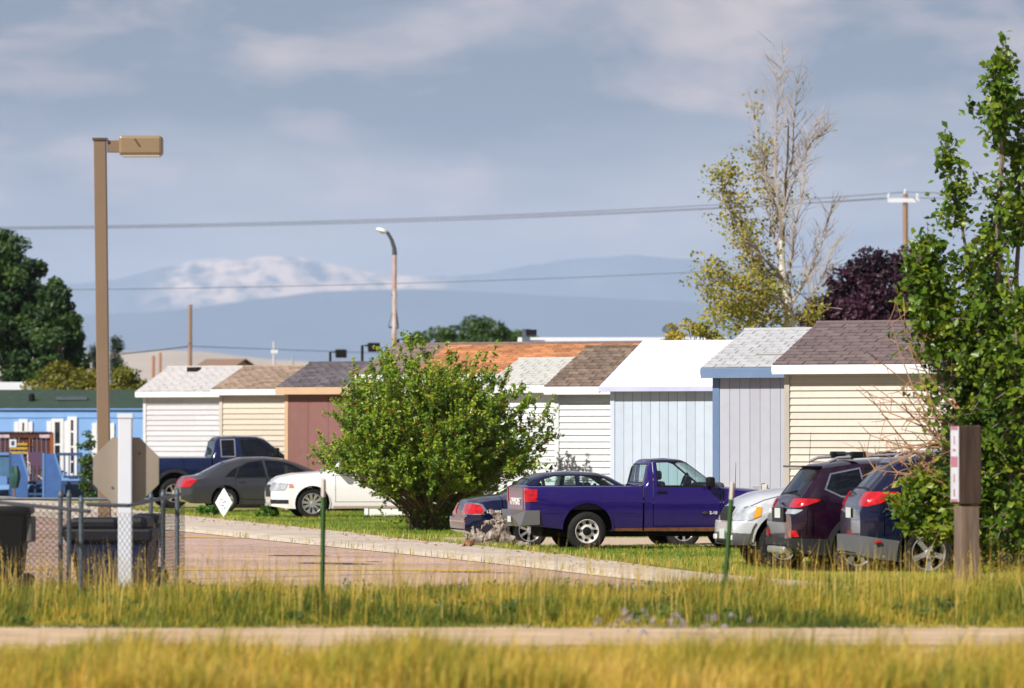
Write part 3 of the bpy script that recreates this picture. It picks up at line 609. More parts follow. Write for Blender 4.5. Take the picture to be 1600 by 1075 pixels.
    def take(s, faces, name, m, off=0.0, thick=0.0, parent=None, drop=True, shade=35):
        """move faces into a part of their own"""
        if not faces: return None
        nb = bmesh.new(); mp = {}
        for f in faces:
            for v in f.verts:
                if v not in mp: mp[v] = nb.verts.new(v.co); mp[v].normal = v.normal
            try: nb.faces.new([mp[v] for v in f.verts])
            except ValueError: pass
        nb.normal_update()
        if off:
            ns = {v: v.normal.copy() for v in nb.verts}
            for v in nb.verts: v.co += ns[v] * off
        if thick: bmesh.ops.solidify(nb, geom=nb.faces[:], thickness=thick)
        if drop: bmesh.ops.delete(s.bm, geom=faces, context='FACES')
        return bobj(name, nb, m, parent or s.root, shade)
    def sides(s, faces): return [f for f in faces if f.calc_center_median().y < 0], [f for f in faces if f.calc_center_median().y >= 0]
    def window(s, poly, gm, name='window', trim=.022, tm=None, ax=(0, 2), lo=-9, hi=9, ylim=.2, split=True):
        outer = grow_poly(poly, trim) if trim else poly; fs = s.cut(outer, ax, lo, hi)
        if ax == (0, 2): fs = [f for f in fs if abs(f.calc_center_median().y) > ylim]
        inn = s.cut(poly, ax, lo, hi, faces=fs); ins = set(inn)
        for part in (s.sides(inn) if split else (inn,)): s.glass.append(s.take(part, name, gm, -.006))
        if trim:
            th = 3 - ax[0] - ax[1]; fs = [f for f in s.bm.faces if inpoly((f.calc_center_median()[ax[0]], f.calc_center_median()[ax[1]]), outer) and lo <= f.calc_center_median()[th] <= hi and (ax != (0, 2) or abs(f.calc_center_median().y) > ylim)]
            for part in (s.sides(fs) if split else (fs,)): s.take(part, 'window_trim', tm or M['black'], -.002)
    def region(s, poly, name, m, off=.0, thick=0.0, ymin=0.0, ymax=9, ax=(0, 2), lo=-9, hi=9, split=True):
        fs = s.cut(poly, ax, lo, hi)
        if ax == (0, 2) and ymin > 0:
            f1 = s.cut([(-9, ymin), (9, ymin), (9, 9), (-9, 9)], (0, 1), faces=fs); ids = set(f1)
            fs2 = [f for f in s.bm.faces if inpoly((f.calc_center_median().x, f.calc_center_median().z), poly)]
            f2 = s.cut([(-9, -9), (9, -9), (9, -ymin), (-9, -ymin)], (0, 1), faces=[f for f in fs2 if f.calc_center_median().y < 0])
            f1 = [f for f in f1 if f.is_valid]; fs = f1 + f2
        return [s.take(p, name, m, off, thick) for p in (s.sides(fs) if split else (fs,)) if p]
    def seam(s, line, wd=.012, ylim=.3):
        for p, q in zip(line[:-1], line[1:]):
            p, q = Vector(p), Vector(q); t = (q - p).normalized() * wd * .5; nn = Vector((-t.y, t.x)); a, b = p - t, q + t
            fs = s.cut([tuple(a + nn), tuple(b + nn), tuple(b - nn), tuple(a - nn)])
            fs = [f for f in fs if abs(f.calc_center_median().y) > ylim]
            if fs: bmesh.ops.delete(s.bm, geom=fs, context='FACES')
    def door(s, poly, handle=None, hm=None):
        s.seam(poly + [poly[0]]); fs = [f for f in s.bm.faces if abs(f.calc_center_median().y) > .3 and inpoly((f.calc_center_median().x, f.calc_center_median().z), poly)]
        for p, sg in zip(s.sides(fs), (-1, 1)):
            d = s.take(p, 'door', s.paint)
            if d and handle:
                hx, hz = handle; y = s.side_y(hx, hz); box('handle', hx, hx + .17, *sorted((sg * (y - .005), sg * (y + .025))), hz - .022, hz + .022, hm or s.paint, d, .008)
    def side_y(s, x, z):
        sec = s.section(x); b = sec[0][0]
        for (y0, z0), (y1, z1) in zip(sec[:-1], sec[1:]):
            if z0 <= z <= z1 and z1 > z0: return y0 + (y1 - y0) * (z - z0) / (z1 - z0)
        return b
    def arch(s, xc, zc, r, lip=.0, lm=None, lo_off=.018):
        N = 28; circ = lambda rr: [(xc + rr * math.cos(2 * math.pi * k / N), zc + rr * math.sin(2 * math.pi * k / N)) for k in range(N)]
        fs = [f for f in s.cut(circ(r)) if abs(f.calc_center_median().y) > s.W * .55]; bmesh.ops.delete(s.bm, geom=fs, context='FACES')
        if lip:
            fs = [f for f in s.cut(circ(r + lip)) if abs(f.calc_center_median().y) > s.W * .55]
            for p in s.sides(fs): s.take(p, 'wheel_arch', lm or s.paint, lo_off, .03)
    def wheels(s, xr, xf, Rt, rim, wd, style, wm, track=None):
        y = (track or s.W) - wd * .5 - .035
        for xc in (xr, xf):
            for sg in (-1, 1): wheel(s.root, (xc, sg * y, Rt), 0 if sg > 0 else math.pi, Rt, rim, wd, style, wm)
    def finish(s, seats=True, steer=None, zfloor=.75, xs=None):
        # dark inner lining, underbody, seats, then the painted shell itself
        lb = s.bm.copy(); lb.normal_update()
        ns = {v: v.normal.copy() for v in lb.verts}
        for v in lb.verts: v.co -= ns[v] * .022
        bmesh.ops.reverse_faces(lb, faces=lb.faces[:]); bobj('lining', lb, M['dark'], s.root)
        box('underbody', s.bot[0][0] + .35, s.L - .35, -s.W + .30, s.W - .30, .24, zfloor, M['dark'], s.root, .04)
        b = bobj('body', s.bm, s.paint, s.root, 32)
        if xs:
            for x in xs:
                for sg in (-1, 1):
                    bm = bmesh.new(); bx(bm, x, x + .16, sg * .36 - .24, sg * .36 + .24, zfloor - .1, zfloor + .38, .05); bx(bm, x + .02, x + .12, sg * .36 - .13, sg * .36 + .13, zfloor + .40, zfloor + .56, .04); bobj('seat', bm, M['seat'], s.root, 40)
        if steer:
            x, z, sg = steer; vs = [(x + .12 * math.sin(2 * math.pi * k / 20) * .5, sg * .36 + .18 * math.cos(2 * math.pi * k / 20), z + .17 * math.sin(2 * math.pi * k / 20)) for k in range(21)]
            tubes('steering_wheel', [(vs, .016), ([(x, sg * .36, z), (x + .3, sg * .36, z - .12)], .03)], M['black'], s.root); box('dashboard', x + .18, x + .5, -s.W + .2, s.W - .2, z - .25, z + .02, M['seat'], s.root, .06)
    def mirror(s, x, z, m, wd=.24, h=.17):
        for sg in (-1, 1):
            y = s.side_y(x, z - .05); bm = bmesh.new(); bx(bm, x - .06, x + .08, min(sg * (y + .04), sg * (y + .04 + wd)), max(sg * (y + .04), sg * (y + .04 + wd)), z - h / 2, z + h / 2, .04)
            bx(bm, x - .02, x + .04, min(sg * (y - .03), sg * (y + .06)), max(sg * (y - .03), sg * (y + .06)), z - .07, z - .02); bobj('mirror', bm, m, s.root, 40)
    def place(s, x, y, z, ang, ref):
        """ref: local point (lx, ly) that must land at world x, y"""
        c, sn = math.cos(ang), math.sin(ang); s.root.rotation_euler = (0, 0, ang); s.root.location = (x - (ref[0] * c - ref[1] * sn), y - (ref[0] * sn + ref[1] * c), z)

WM = {}
def wheel(parent, loc, rz, Rt, rim, wd, style, wm):
    key = (Rt, rim, wd, style, wm.name)
    if key not in WM:
        h = wd / 2
        tp = [(rim * .98, -h * .9), (rim + .01, -h), (rim + (Rt - rim) * .5, -h * 1.06), (Rt - .03, -h * .96), (Rt - .006, -h * .78), (Rt, -h * .4), (Rt, h * .4), (Rt - .006, h * .78), (Rt - .03, h * .96), (rim + (Rt - rim) * .5, h * 1.06), (rim + .01, h), (rim * .98, h * .9)]
        t = lathe('tyre', tp, M['rubber'], None, 40, 'y'); tm = t.data; bpy.data.objects.remove(t)
        b = lathe('wheel', [(0, -h * .2), (rim * .97, -h * .2), (rim * .99, h * .85), (rim * .96, h * .85), (rim * .93, h * .05), (rim * .55, h * .0), (0, h * .02)], M['dark'], None, 32, 'y'); bmh = b.data; bpy.data.objects.remove(b)
        V, Fc = [], []
        def addl(prof, seg=32):
            n = len(prof); o = len(V)
            for k in range(seg):
                a = 2 * math.pi * k / seg
                for r, y in prof: V.append((r * math.cos(a), y, r * math.sin(a)))
            for k in range(seg):
                k2 = (k + 1) % seg
                for i in range(n - 1): Fc.append((o + k * n + i + 1, o + k2 * n + i + 1, o + k2 * n + i, o + k * n + i))
        addl([(rim * 1.0, h * .80), (rim * 1.0, h * .96), (rim * .965, h * .98), (rim * .91, h * .80), (rim * .90, h * .3)])
        if style == 'steel':
            addl([(rim * .91, h * .62), (rim * .80, h * .42), (rim * .62, h * .50), (rim * .44, h * .62), (rim * .40, h * .72), (0, h * .74)])
        else:
            ns, w0, w1, twin = {'ten': (10, .030, .036, True), 'five': (5, .075, .085, False), 'six': (6, .06, .055, False), 'seven': (7, .045, .05, False)}[style]
            addl([(rim * .24, h * .3), (rim * .24, h * .72), (rim * .17, h * .80), (0, h * .82)], 20)
            for k in range(ns):
                a0 = 2 * math.pi * k / ns + .2
                for da in ((-.10, .10) if twin else (0,)):
                    a = a0 + da; c, sn = math.cos(a), math.sin(a); o = len(V)
                    for r, yy, hw in ((rim * .16, h * .74, w0 * .5), (rim * .55, h * .80, w0 * .45), (rim * .94, h * .86, w1 * .5)):
                        for sg, yo in ((-1, 0), (1, 0), (1, -.03), (-1, -.03)): V.append((r * c - sg * hw * sn, yy + yo, r * sn + sg * hw * c))
                    for j in (0, 4):
                        for i in range(4): i2 = (i + 1) % 4; Fc.append((o + j + i, o + j + i2, o + j + 4 + i2, o + j + 4 + i))
        rm = bpy.data.meshes.new('rim'); rm.from_pydata(V, [], Fc); rm.update(); rm.materials.append(wm); bmr = bmesh.new(); bmr.from_mesh(rm); bmesh.ops.recalc_face_normals(bmr, faces=bmr.faces[:]); bmr.to_mesh(rm); bmr.free(); smooth_mesh(rm, 30)
        holes = None
        if style == 'steel':
            bm = bmesh.new()
            bx(bm, -.022, .022, -.012, .018, -.028, .028, .008, Matrix.Translation((rim * .71, h * .5, 0)))
            o = bobj('vent_hole', bm, M['dark'], None); holes = o.data; bpy.data.objects.remove(o)
            c = lathe('hub_cap', [(rim * .36, h * .6), (rim * .36, h * .80), (rim * .30, h * .86), (0, h * .88)], M['black'], None, 20, 'y'); cap = c.data; bpy.data.objects.remove(c); holes = (holes, cap)
        WM[key] = (tm, bmh, rm, holes)
    tm, bmh, rm, holes = WM[key]; w_ = mobj('wheel', bmh, parent, loc, (0, random.uniform(0, 6), rz)); w_.rotation_mode = 'XYZ'
    mobj('tyre', tm, w_); mobj('rim', rm, w_)
    if holes: [mobj('vent_hole', holes[0], w_, rot=(0, -2 * math.pi * k / 8 - .2, 0)) for k in range(8)]; mobj('hub_cap', holes[1], w_)
    return w_
def paint(name, c, metal=.0, rough=.28, dirt=.12): return mat(name, c, rough, metal * .3, coat=.9, dirt=dirt * .35, spec=.25)
GREY = mat('grey_cladding', (.10, .105, .115), .5, dirt=.1, spec=.3); CLAD = mat('dark_cladding', (.022, .024, .028), .55, dirt=.08, spec=.2)
RUST = mat('rusty_sill', (.10, .04, .018), .9, col2=(.24, .10, .04), vscale=14, bump=.6, bscale=60)
HEAD = R(10.5)

# purple pickup -------------------------------------------------------------
c = Car('pickup_truck', 'purple regular-cab pickup with white steel wheels and grey rear bumper', 4.82, .86,
        [(.10, 1.09), (.14, 1.12), (2.14, 1.12), (2.165, 1.15), (2.24, 1.50), (2.32, 1.56), (2.60, 1.58), (2.86, 1.56), (2.96, 1.52), (3.48, 1.14), (3.56, 1.10), (4.2, 1.05), (4.62, .98), (4.76, .92), (4.82, .82)],
        [(.1, 1.05), (2.1, 1.07), (3.5, 1.06), (4.2, .98), (4.7, .88), (4.82, .72)], [(.1, .43), (.5, .40), (1.0, .345), (4.0, .33), (4.5, .40), (4.82, .45)],
        [(.1, .82), (.15, .85), (.5, .86), (4.2, .86), (4.6, .84), (4.76, .77), (4.82, .71)], [(.1, .79), (2.1, .81), (2.17, .72), (2.3, .65), (2.9, .635), (3.5, .73), (4.5, .70), (4.82, .6)],
        paint('purple_paint', (.014, .005, .105), .1, .25, .04), x0=.10)
for xc in (1.17, 3.92): c.arch(xc, .39, .425, .035)
c.window([(2.40, 1.10), (2.40, 1.495), (2.84, 1.505), (2.96, 1.465), (3.40, 1.125), (3.36, 1.10)], M['glass'])
c.window([(-.60, 1.17), (.60, 1.17), (.56, 1.46), (-.56, 1.46)], M['glass'], 'rear_window', .02, None, (1, 2), 2.1, 2.3, split=False)
c.window([(2.99, -.58), (3.45, -.66), (3.45, .66), (2.99, .58)], M['glass'], 'windshield', .02, None, (0, 1), 1.15, 1.6, split=False)
c.door([(2.31, .42), (2.31, 1.06), (2.33, 1.53), (2.88, 1.53), (3.44, 1.12), (3.47, 1.05), (3.47, .42)], (2.37, 1.00), M['black'])
c.seam([(2.14, .36), (2.14, 1.115)], .03); c.seam([(3.53, 1.02), (3.53, .75)])
c.region([(.05, .83), (.29, .84), (.31, 1.045), (.05, 1.06)], 'taillight', M['redlens'], .012, .02, .74)
c.region([(.13, .64), (2.1, .64), (2.1, .655), (.13, .655)], 'body_line', c.paint, .006, .008, .6)
TG = mat('greyish_tailgate', (.10, .06, .12), .3, coat=.9, dirt=.35)  # tailgate panel in a lighter, greyer purple than the body
c.region([(-.64, .60), (.64, .60), (.64, 1.07), (-.64, 1.07)], 'tailgate', TG, .008, .02, ax=(1, 2), lo=.05, hi=.13, split=False)
c.region([(1.4, .30), (3.6, .30), (3.6, .40), (1.4, .385)], 'rusty_sill', RUST, .004, 0, .5)
c.region([(4.70, .62), (4.95, .62), (4.95, .84), (4.66, .84)], 'headlight', M['clearlens'], .01, 0, .42)
c.region([(-.6, .6), (.6, .6), (.6, .82), (-.6, .82)], 'grille', M['black'], .01, .02, ax=(1, 2), lo=4.7, hi=4.9, split=False)
# open load bed
top_f = c.cut([(.18, -.70), (2.06, -.70), (2.06, .70), (.18, .70)], (0, 1), 1.05, 1.2); bmesh.ops.delete(c.bm, geom=top_f, context='FACES')
bm = bmesh.new(); bx(bm, .18, 2.06, -.70, .70, .70, 1.09); up = [f for f in bm.faces if f.normal.z > .5 or f.calc_center_median().z > 1.08]; bmesh.ops.delete(bm, geom=up, context='FACES_ONLY'); bobj('load_bed', bm, mat('bed_liner', (.03, .02, .06), .6), c.root)
c.wheels(1.17, 3.92, .335, .205, .21, 'steel', M['steelw']); c.mirror(3.27, 1.17, M['black'], .2, .17)
bm = bmesh.new()                                               # stepped rear bumper
pr = [(-.72, .42), (.72, .42), (.875, .45), (.875, .69), (.60, .70), (.50, .60), (-.50, .60), (-.60, .70), (-.875, .69), (-.875, .45)]
a = [bm.verts.new((-.05 if abs(y) < .7 else (.02 if z < .6 else .10), y, z)) for y, z in pr]; b = [bm.verts.new((.16 if abs(y) < .8 else .34, y, z)) for y, z in pr]
for i in range(len(pr)): j = (i + 1) % len(pr); bm.faces.new((a[i], a[j], b[j], b[i]))
bm.faces.new(a[::-1]); bm.faces.new(b); bmesh.ops.recalc_face_normals(bm, faces=bm.faces[:]); bobj('bumper', bm, mat('dull_bumper', (.26, .26, .28), .35, .7, dirt=.3), c.root)
box('license_plate', -.065, -.052, -.32, -.05, .49, .59, M['plate'], c.root)
text('lettering', 'CHEVROLET', .17, M['whitelens'], c.root, (.086, 0, .78), (R(90), 0, R(-90)))
text('lettering', 'S-10', .075, M['whitelens'], c.root, (3.28, -.876, .62), (R(90), 0, 0), align='LEFT'); 
bm = bmesh.new(); bx(bm, 3.14, 3.24, -.885, -.872, .636, .658); bx(bm, 3.165, 3.215, -.886, -.871, .626, .668); bobj('emblem', bm, M['chrome'], c.root)
tubes('antenna', [([(3.75, -.78, 1.06), (3.76, -.78, 1.5)], [.006, .003])], M['black'], c.root)
lathe('driver_hat', [(0, .0), (.15, .01), (.15, .03), (.1, .05), (.09, .12), (.05, .15), (0, .15)], mat('straw', (.5, .45, .33), .9), c.root).location = (2.38, -.1, 1.17)
c.finish(steer=(3.1, 1.14, 1), zfloor=.80, xs=(2.42,)); c.place(PX(918, 96.6), 96.4, 0, HEAD, (1.17, -.86)); S10 = c

# navy sedan behind it ------------------------------------------------------
c = Car('sedan', 'navy blue older sedan parked behind the purple pickup', 5.05, .93,
        [(0, .66), (.03, .78), (.10, .88), (.3, .925), (.69, .96), (.80, 1.0), (1.2, 1.27), (1.45, 1.35), (1.9, 1.385), (2.45, 1.36), (2.65, 1.30), (3.25, .98), (3.4, .955), (4.2, .90), (4.8, .78), (5.0, .66), (5.05, .58)],
        [(0, .58), (.1, .80), (.5, .87), (1.2, .90), (3.2, .90), (4.2, .84), (4.8, .70), (5.05, .52)], [(0, .36), (.2, .26), (1, .22), (4.2, .22), (5.05, .3)],
        [(0, .76), (.06, .84), (.25, .91), (.8, .93), (4.2, .93), (4.8, .86), (5.0, .74), (5.05, .66)], [(0, .62), (.6, .72), (1.2, .60), (1.9, .60), (2.5, .60), (3.2, .72), (4.6, .66), (5.05, .5)],
        paint('navy_paint', (.002, .005, .032), .1, .2, .06))
for xc in (1.12, 3.93): c.arch(xc, .34, .37, .03)
for pl in ([(1.20, .97), (1.30, 1.14), (1.37, 1.22), (1.37, .97)], [(1.43, .97), (1.43, 1.24), (1.60, 1.29), (1.98, 1.30), (1.98, .97)], [(2.06, .97), (2.06, 1.30), (2.38, 1.285), (2.52, 1.25), (2.95, .97)]): c.window(pl, M['glass'], tm=M['black'])
c.window([(.83, -.58), (1.16, -.52), (1.16, .52), (.83, .58)], M['dim'], 'rear_window', .02, None, (0, 1), .95, 1.4, split=False)
c.window([(2.72, -.52), (3.18, -.64), (3.18, .64), (2.72, .52)], M['glass'], 'windshield', .02, None, (0, 1), .95, 1.4, split=False)
c.region([(-.05, .62), (.24, .62), (.28, .68), (.22, .78), (.10, .80), (-.05, .79)], 'taillight', M['redlens'], .012, .02, .34)
c.region([(-.05, .61), (.30, .61), (.34, .68), (.26, .80), (.10, .825), (-.05, .81)], 'lamp_bezel', M['chrome'], .004, 0, .30)
c.region([(-.1, .30), (.75, .30), (.75, .56), (-.1, .56)], 'bumper', c.paint, .045, .05, 0, split=False)
c.seam([(2.02, .34), (2.02, .93)]); c.seam([(3.0, .34), (3.0, .9)]); c.seam([(.62, .6), (.62, .93)])
c.region([(4.8, .55), (5.1, .55), (5.1, .68), (4.75, .68)], 'headlight', M['clearlens'], .01, 0, .4)
c.wheels(1.12, 3.93, .325, .20, .20, 'seven', M['alloy'], .92); c.mirror(2.75, 1.0, c.paint)
text('lettering', 'LESABRE', .07, M['whitelens'], c.root, (.33, -.925, .64), (R(90), 0, R(-2)), align='LEFT')
bm = bmesh.new(); bx(bm, -.052, -.04, -.76, .76, .475, .50); bobj('bumper_strip', bm, M['chrome'], c.root); box('bumper_strip', .12, .7, -.985, -.975, .475, .50, M['chrome'], c.root)
box('reflector', -.056, -.045, -.74, -.52, .51, .54, M['redlens'], c.root)
c.finish(steer=(2.5, .98, 1), zfloor=.62, xs=(1.3, 2.2)); c.place(PX(736, 101.5), 101.5, G(1, 104) * .8, HEAD, (.05, -.9))

# grey sedan ----------------------------------------------------------------
c = Car('sedan', 'charcoal grey sedan with red tail lamp parked before the brown shed', 5.0, .92,
        [(0, .68), (.04, .82), (.12, .93), (.45, .97), (.55, 1.0), (1.15, 1.31), (1.6, 1.42), (2.2, 1.435), (2.7, 1.39), (3.0, 1.30), (3.75, .99), (3.9, .96), (4.5, .86), (4.9, .70), (5, .6)],
        [(0, .6), (.12, .82), (.6, .88), (1.2, .90), (3.7, .87), (4.5, .78), (4.9, .6), (5, .5)], [(0, .36), (.2, .27), (1, .22), (4.2, .22), (5, .3)],
        [(0, .70), (.06, .80), (.25, .89), (.9, .92), (4.2, .92), (4.75, .82), (5, .62)], [(0, .55), (.5, .68), (1.2, .58), (2.2, .58), (3.0, .6), (3.7, .7), (4.6, .64), (5, .5)],
        paint('charcoal_paint', (.034, .037, .045), .5, .26, .1))
for xc in (1.12, 3.87): c.arch(xc, .34, .37, .03)
for pl in ([(1.14, .93), (1.32, 1.08), (1.44, 1.15), (1.36, .93)], [(1.42, .93), (1.50, 1.16), (1.75, 1.28), (2.08, 1.32), (2.16, .93)], [(2.25, .93), (2.18, 1.325), (2.55, 1.30), (2.85, 1.22), (3.45, .93)]): c.window(pl, M['dim'])
c.window([(.60, -.54), (1.12, -.50), (1.12, .50), (.60, .54)], M['dim'], 'rear_window', .02, None, (0, 1), .98, 1.4, split=False)
c.window([(3.04, -.54), (3.68, -.64), (3.68, .64), (3.04, .54)], M['dim'], 'windshield', .02, None, (0, 1), .95, 1.4, split=False)
c.region([(-.05, .66), (.20, .66), (.40, .84), (.26, .92), (.02, .86), (-.05, .8)], 'taillight', M['redlens'], .012, .02, .40)
c.region([(4.7, .56), (5.1, .56), (5.1, .72), (4.6, .74)], 'headlight', M['clearlens'], .01, 0, .4)
c.door([(1.40, .46), (1.38, .90), (2.18, .90), (2.20, .34), (1.62, .34)], (1.45, .80)); c.door([(2.24, .34), (2.22, .90), (3.40, .89), (3.36, .34)], (2.34, .79))
c.region([(1.45, .52), (3.4, .50), (3.4, .54), (1.45, .56)], 'body_moulding', c.paint, .016, .02, .6)
c.wheels(1.12, 3.87, .32, .21, .20, 'five', M['alloy'], .91); c.mirror(3.2, .98, c.paint)
c.finish(zfloor=.62, xs=(1.5, 2.3)); c.place(PX(353, 145.5), 145.3, 0, HEAD, (1.12, -.9))

# dark blue crew pickup -----------------------------------------------------
c = Car('pickup_truck', 'dark blue extended-cab pickup with tinted windows behind the grey sedan', 5.9, 1.0,
        [(.1, 1.36), (.14, 1.40), (2.22, 1.40), (2.25, 1.43), (2.34, 1.88), (2.46, 1.97), (2.9, 2.0), (3.5, 1.985), (3.7, 1.93), (4.35, 1.42), (4.45, 1.38), (5.2, 1.30), (5.7, 1.2), (5.84, 1.1), (5.9, .95)],
        [(.1, 1.3), (2.2, 1.34), (4.3, 1.32), (5.2, 1.22), (5.75, 1.08), (5.9, .85)], [(.1, .62), (.6, .55), (4.6, .5), (5.9, .5)],
        [(.1, .95), (.18, .99), (.5, 1.0), (5.3, 1.0), (5.7, .95), (5.9, .82)], [(.1, .92), (2.2, .94), (2.28, .84), (2.4, .72), (3.6, .72), (4.35, .86), (5.6, .84), (5.9, .7)],
        paint('deep_blue_paint', (.003, .010, .05), .2, .22, .06), x0=.10)
for xc in (1.2, 4.85): c.arch(xc, .48, .50, .09, CLAD)
c.window([(2.50, 1.42), (2.50, 1.86), (2.86, 1.87), (2.86, 1.42)], M['tint'], tm=M['alloy']); c.window([(3.08, 1.40), (3.03, 1.87), (3.50, 1.865), (3.66, 1.80), (4.10, 1.46), (4.05, 1.40)], M['tint'])
c.window([(-.66, 1.47), (.66, 1.47), (.6, 1.84), (-.6, 1.84)], M['tint'], 'rear_window', .02, None, (1, 2), 2.2, 2.45, split=False)
c.window([(3.74, -.66), (4.3, -.8), (4.3, .8), (3.74, .66)], M['tint'], 'windshield', .02, None, (0, 1), 1.4, 1.95, split=False)
c.door([(2.98, .6), (2.96, 1.34), (4.28, 1.34), (4.28, .6)], (3.05, 1.24)); c.seam([(2.24, .56), (2.24, 1.39)], .03); c.seam([(1.55, .7), (1.42, 1.38)], .012)
c.region([(.05, .9), (.22, .9), (.22, 1.3), (.05, 1.3)], 'taillight', M['redlens'], .01, .02, .78)
c.wheels(1.2, 4.85, .41, .25, .27, 'six', M['alloy'], .99); c.mirror(3.98, 1.52, M['black'], .26, .26)
box('bumper', -.04, .12, -.95, .95, .60, .80, M['chrome'], c.root, .03)
c.region([(5.6, .9), (6, .9), (6, 1.1), (5.55, 1.12)], 'headlight', M['clearlens'], .01, 0, .5)
c.finish(zfloor=1.0, xs=(2.6, 3.3)); c.place(PX(273, 155), 155, 0, HEAD, (1.2, -1.0))

# white crossover, nose to the left ----------------------------------------
c = Car('crossover_car', 'white boxy crossover half hidden by the berry bush', 5.1, .96,
        [(0, .9), (.05, 1.2), (.12, 1.6), (.3, 1.70), (1, 1.73), (3.0, 1.70), (3.2, 1.64), (3.78, 1.17), (3.9, 1.13), (4.5, 1.085), (4.86, 1.01), (4.99, .93), (5.06, .84), (5.1, .74)],
        [(0, .8), (.1, .98), (3.6, 1.02), (4.5, 1.0), (4.86, .93), (5.0, .84), (5.1, .62)], [(0, .35), (.3, .27), (4.2, .24), (4.7, .24), (5.1, .30)],
        [(0, .88), (.1, .94), (4.3, .96), (4.75, .93), (4.95, .85), (5.05, .76), (5.1, .68)], [(0, .8), (.3, .72), (3.0, .70), (3.7, .84), (4.6, .82), (5.1, .6)],
        paint('white_car_paint', (.80, .80, .82), 0, .25, .04), bul=.035)
for xc in (1.15, 4.15): c.arch(xc, .37, .415, .02)
for pl in ([(.35, 1.08), (.35, 1.58), (1.3, 1.6), (1.3, 1.08)], [(1.4, 1.08), (1.4, 1.6), (2.3, 1.6), (2.3, 1.08)], [(2.4, 1.08), (2.4, 1.6), (3.0, 1.58), (3.16, 1.52), (3.6, 1.12), (3.56, 1.08)]): c.window(pl, M['tint'])
c.window([(3.24, -.64), (3.74, -.80), (3.74, .80), (3.24, .64)], M['dim'], 'windshield', .02, None, (0, 1), 1.15, 1.75, split=False)
c.door([(2.36, .40), (2.36, 1.03), (3.60, 1.03), (3.60, .40)], (2.42, .92)); c.door([(1.55, .55), (1.36, .62), (1.36, 1.03), (2.32, 1.03), (2.32, .40), (1.62, .40)], (1.5, .92))
c.region([(4.80, .68), (5.2, .64), (5.2, .86), (4.98, .86), (4.72, .84)], 'headlight', M['clearlens'], .010, .02, .44)
c.region([(4.60, .75), (4.71, .74), (4.71, .83), (4.62, .83)], 'marker_lamp', mat('pale_amber_lens', (.6, .25, .2), .15, coat=1), .011, .02, .44)
c.region([(4.72, .36), (5.2, .36), (5.2, .46), (4.72, .45)], 'fog_lamp_panel', CLAD, .008, .012, .52); c.region([(4.78, .38), (5.2, .38), (5.2, .435), (4.78, .43)], 'fog_lamp', M['clearlens'], .012, .01, .58)
c.region([(-.44, .52), (.44, .52), (.44, .80), (-.44, .80)], 'grille', M['black'], .01, .02, ax=(1, 2), lo=4.95, hi=5.2, split=False)
c.region([(1.7, .24), (3.65, .24), (3.65, .30), (1.7, .30)], 'sill_trim', mat('dusty_sill', (.42, .33, .28), .7), .006, 0, .5)
c.wheels(1.15, 4.15, .365, .245, .23, 'ten', M['alloy'], .955); c.mirror(3.5, 1.18, c.paint)
c.finish(zfloor=.7, xs=(1.5, 2.5)); c.place(PX(489, 135), 134.8, 0, R(180) + R(9), (4.15, .96))

# silver pickup, nose to the left -------------------------------------------
SILV = paint('silver_paint', (.50, .53, .57), .5, .32, .06)
c = Car('pickup_truck', 'silver pickup with amber marker lamp, its nose beside the purple pickup', 5.05, .88,
        [(.1, 1.12), (2.0, 1.14), (2.03, 1.2), (2.12, 1.6), (2.25, 1.68), (2.9, 1.71), (3.15, 1.66), (3.7, 1.26), (3.8, 1.225), (4.3, 1.185), (4.65, 1.13), (4.86, 1.05), (4.98, .95), (5.05, .82)],
        [(.1, 1.05), (3.7, 1.1), (4.3, 1.04), (4.65, .97), (4.9, .84), (5.05, .64)], [(.1, .55), (.6, .45), (4.0, .42), (4.6, .42), (5.05, .42)],
        [(.1, .82), (.5, .85), (3.5, .86), (3.9, .90), (4.4, .90), (4.75, .85), (4.95, .78), (5.05, .72)], [(.1, .8), (2, .8), (2.2, .64), (3.0, .64), (3.7, .74), (4.5, .72), (5.05, .55)], SILV)
for xc in (1.1, 4.33): c.arch(xc, .40, .45, .07)
c.window([(2.3, 1.18), (2.3, 1.6), (2.95, 1.6), (3.45, 1.2)], M['tint']); c.window([(3.2, -.6), (3.66, -.7), (3.66, .7), (3.2, .6)], M['dim'], 'windshield', .02, None, (0, 1), 1.2, 1.75, split=False)
c.door([(2.3, .5), (2.28, 1.12), (3.5, 1.12), (3.5, .5)], (2.4, 1.02)); c.seam([(3.7, 1.15), (4.3, 1.10), (4.62, 1.02), (4.9, .90)], .010)
c.region([(4.80, .74), (5.2, .72), (5.2, .92), (4.74, .93)], 'headlight', M['clearlens'], .012, .02, .46)
c.region([(4.68, .80), (4.79, .755), (4.74, .93), (4.66, .92)], 'marker_lamp', M['amber'], .013, .02, .46)
c.region([(4.74, .40), (5.2, .40), (5.2, .55), (4.77, .55)], 'bumper', GREY, .055, .06, 0, split=False)
c.region([(4.77, .552), (5.2, .552), (5.2, .70), (4.70, .70)], 'bumper_cover', SILV, .05, .06, 0, split=False)
c.region([(-.42, .72), (.42, .72), (.42, .92), (-.42, .92)], 'grille', M['black'], .02, .02, ax=(1, 2), lo=4.9, hi=5.2, split=False)
for y in (-.62, .62): box('fog_lamp', 5.08, 5.125, y - .1, y + .1, .44, .52, M['whitelens'], c.root, .02)
box('license_plate', 5.112, 5.13, -.16, .16, .46, .60, M['plate'], c.root); box('air_intake', 5.10, 5.122, -.45, .45, .42, .455, M['black'], c.root)
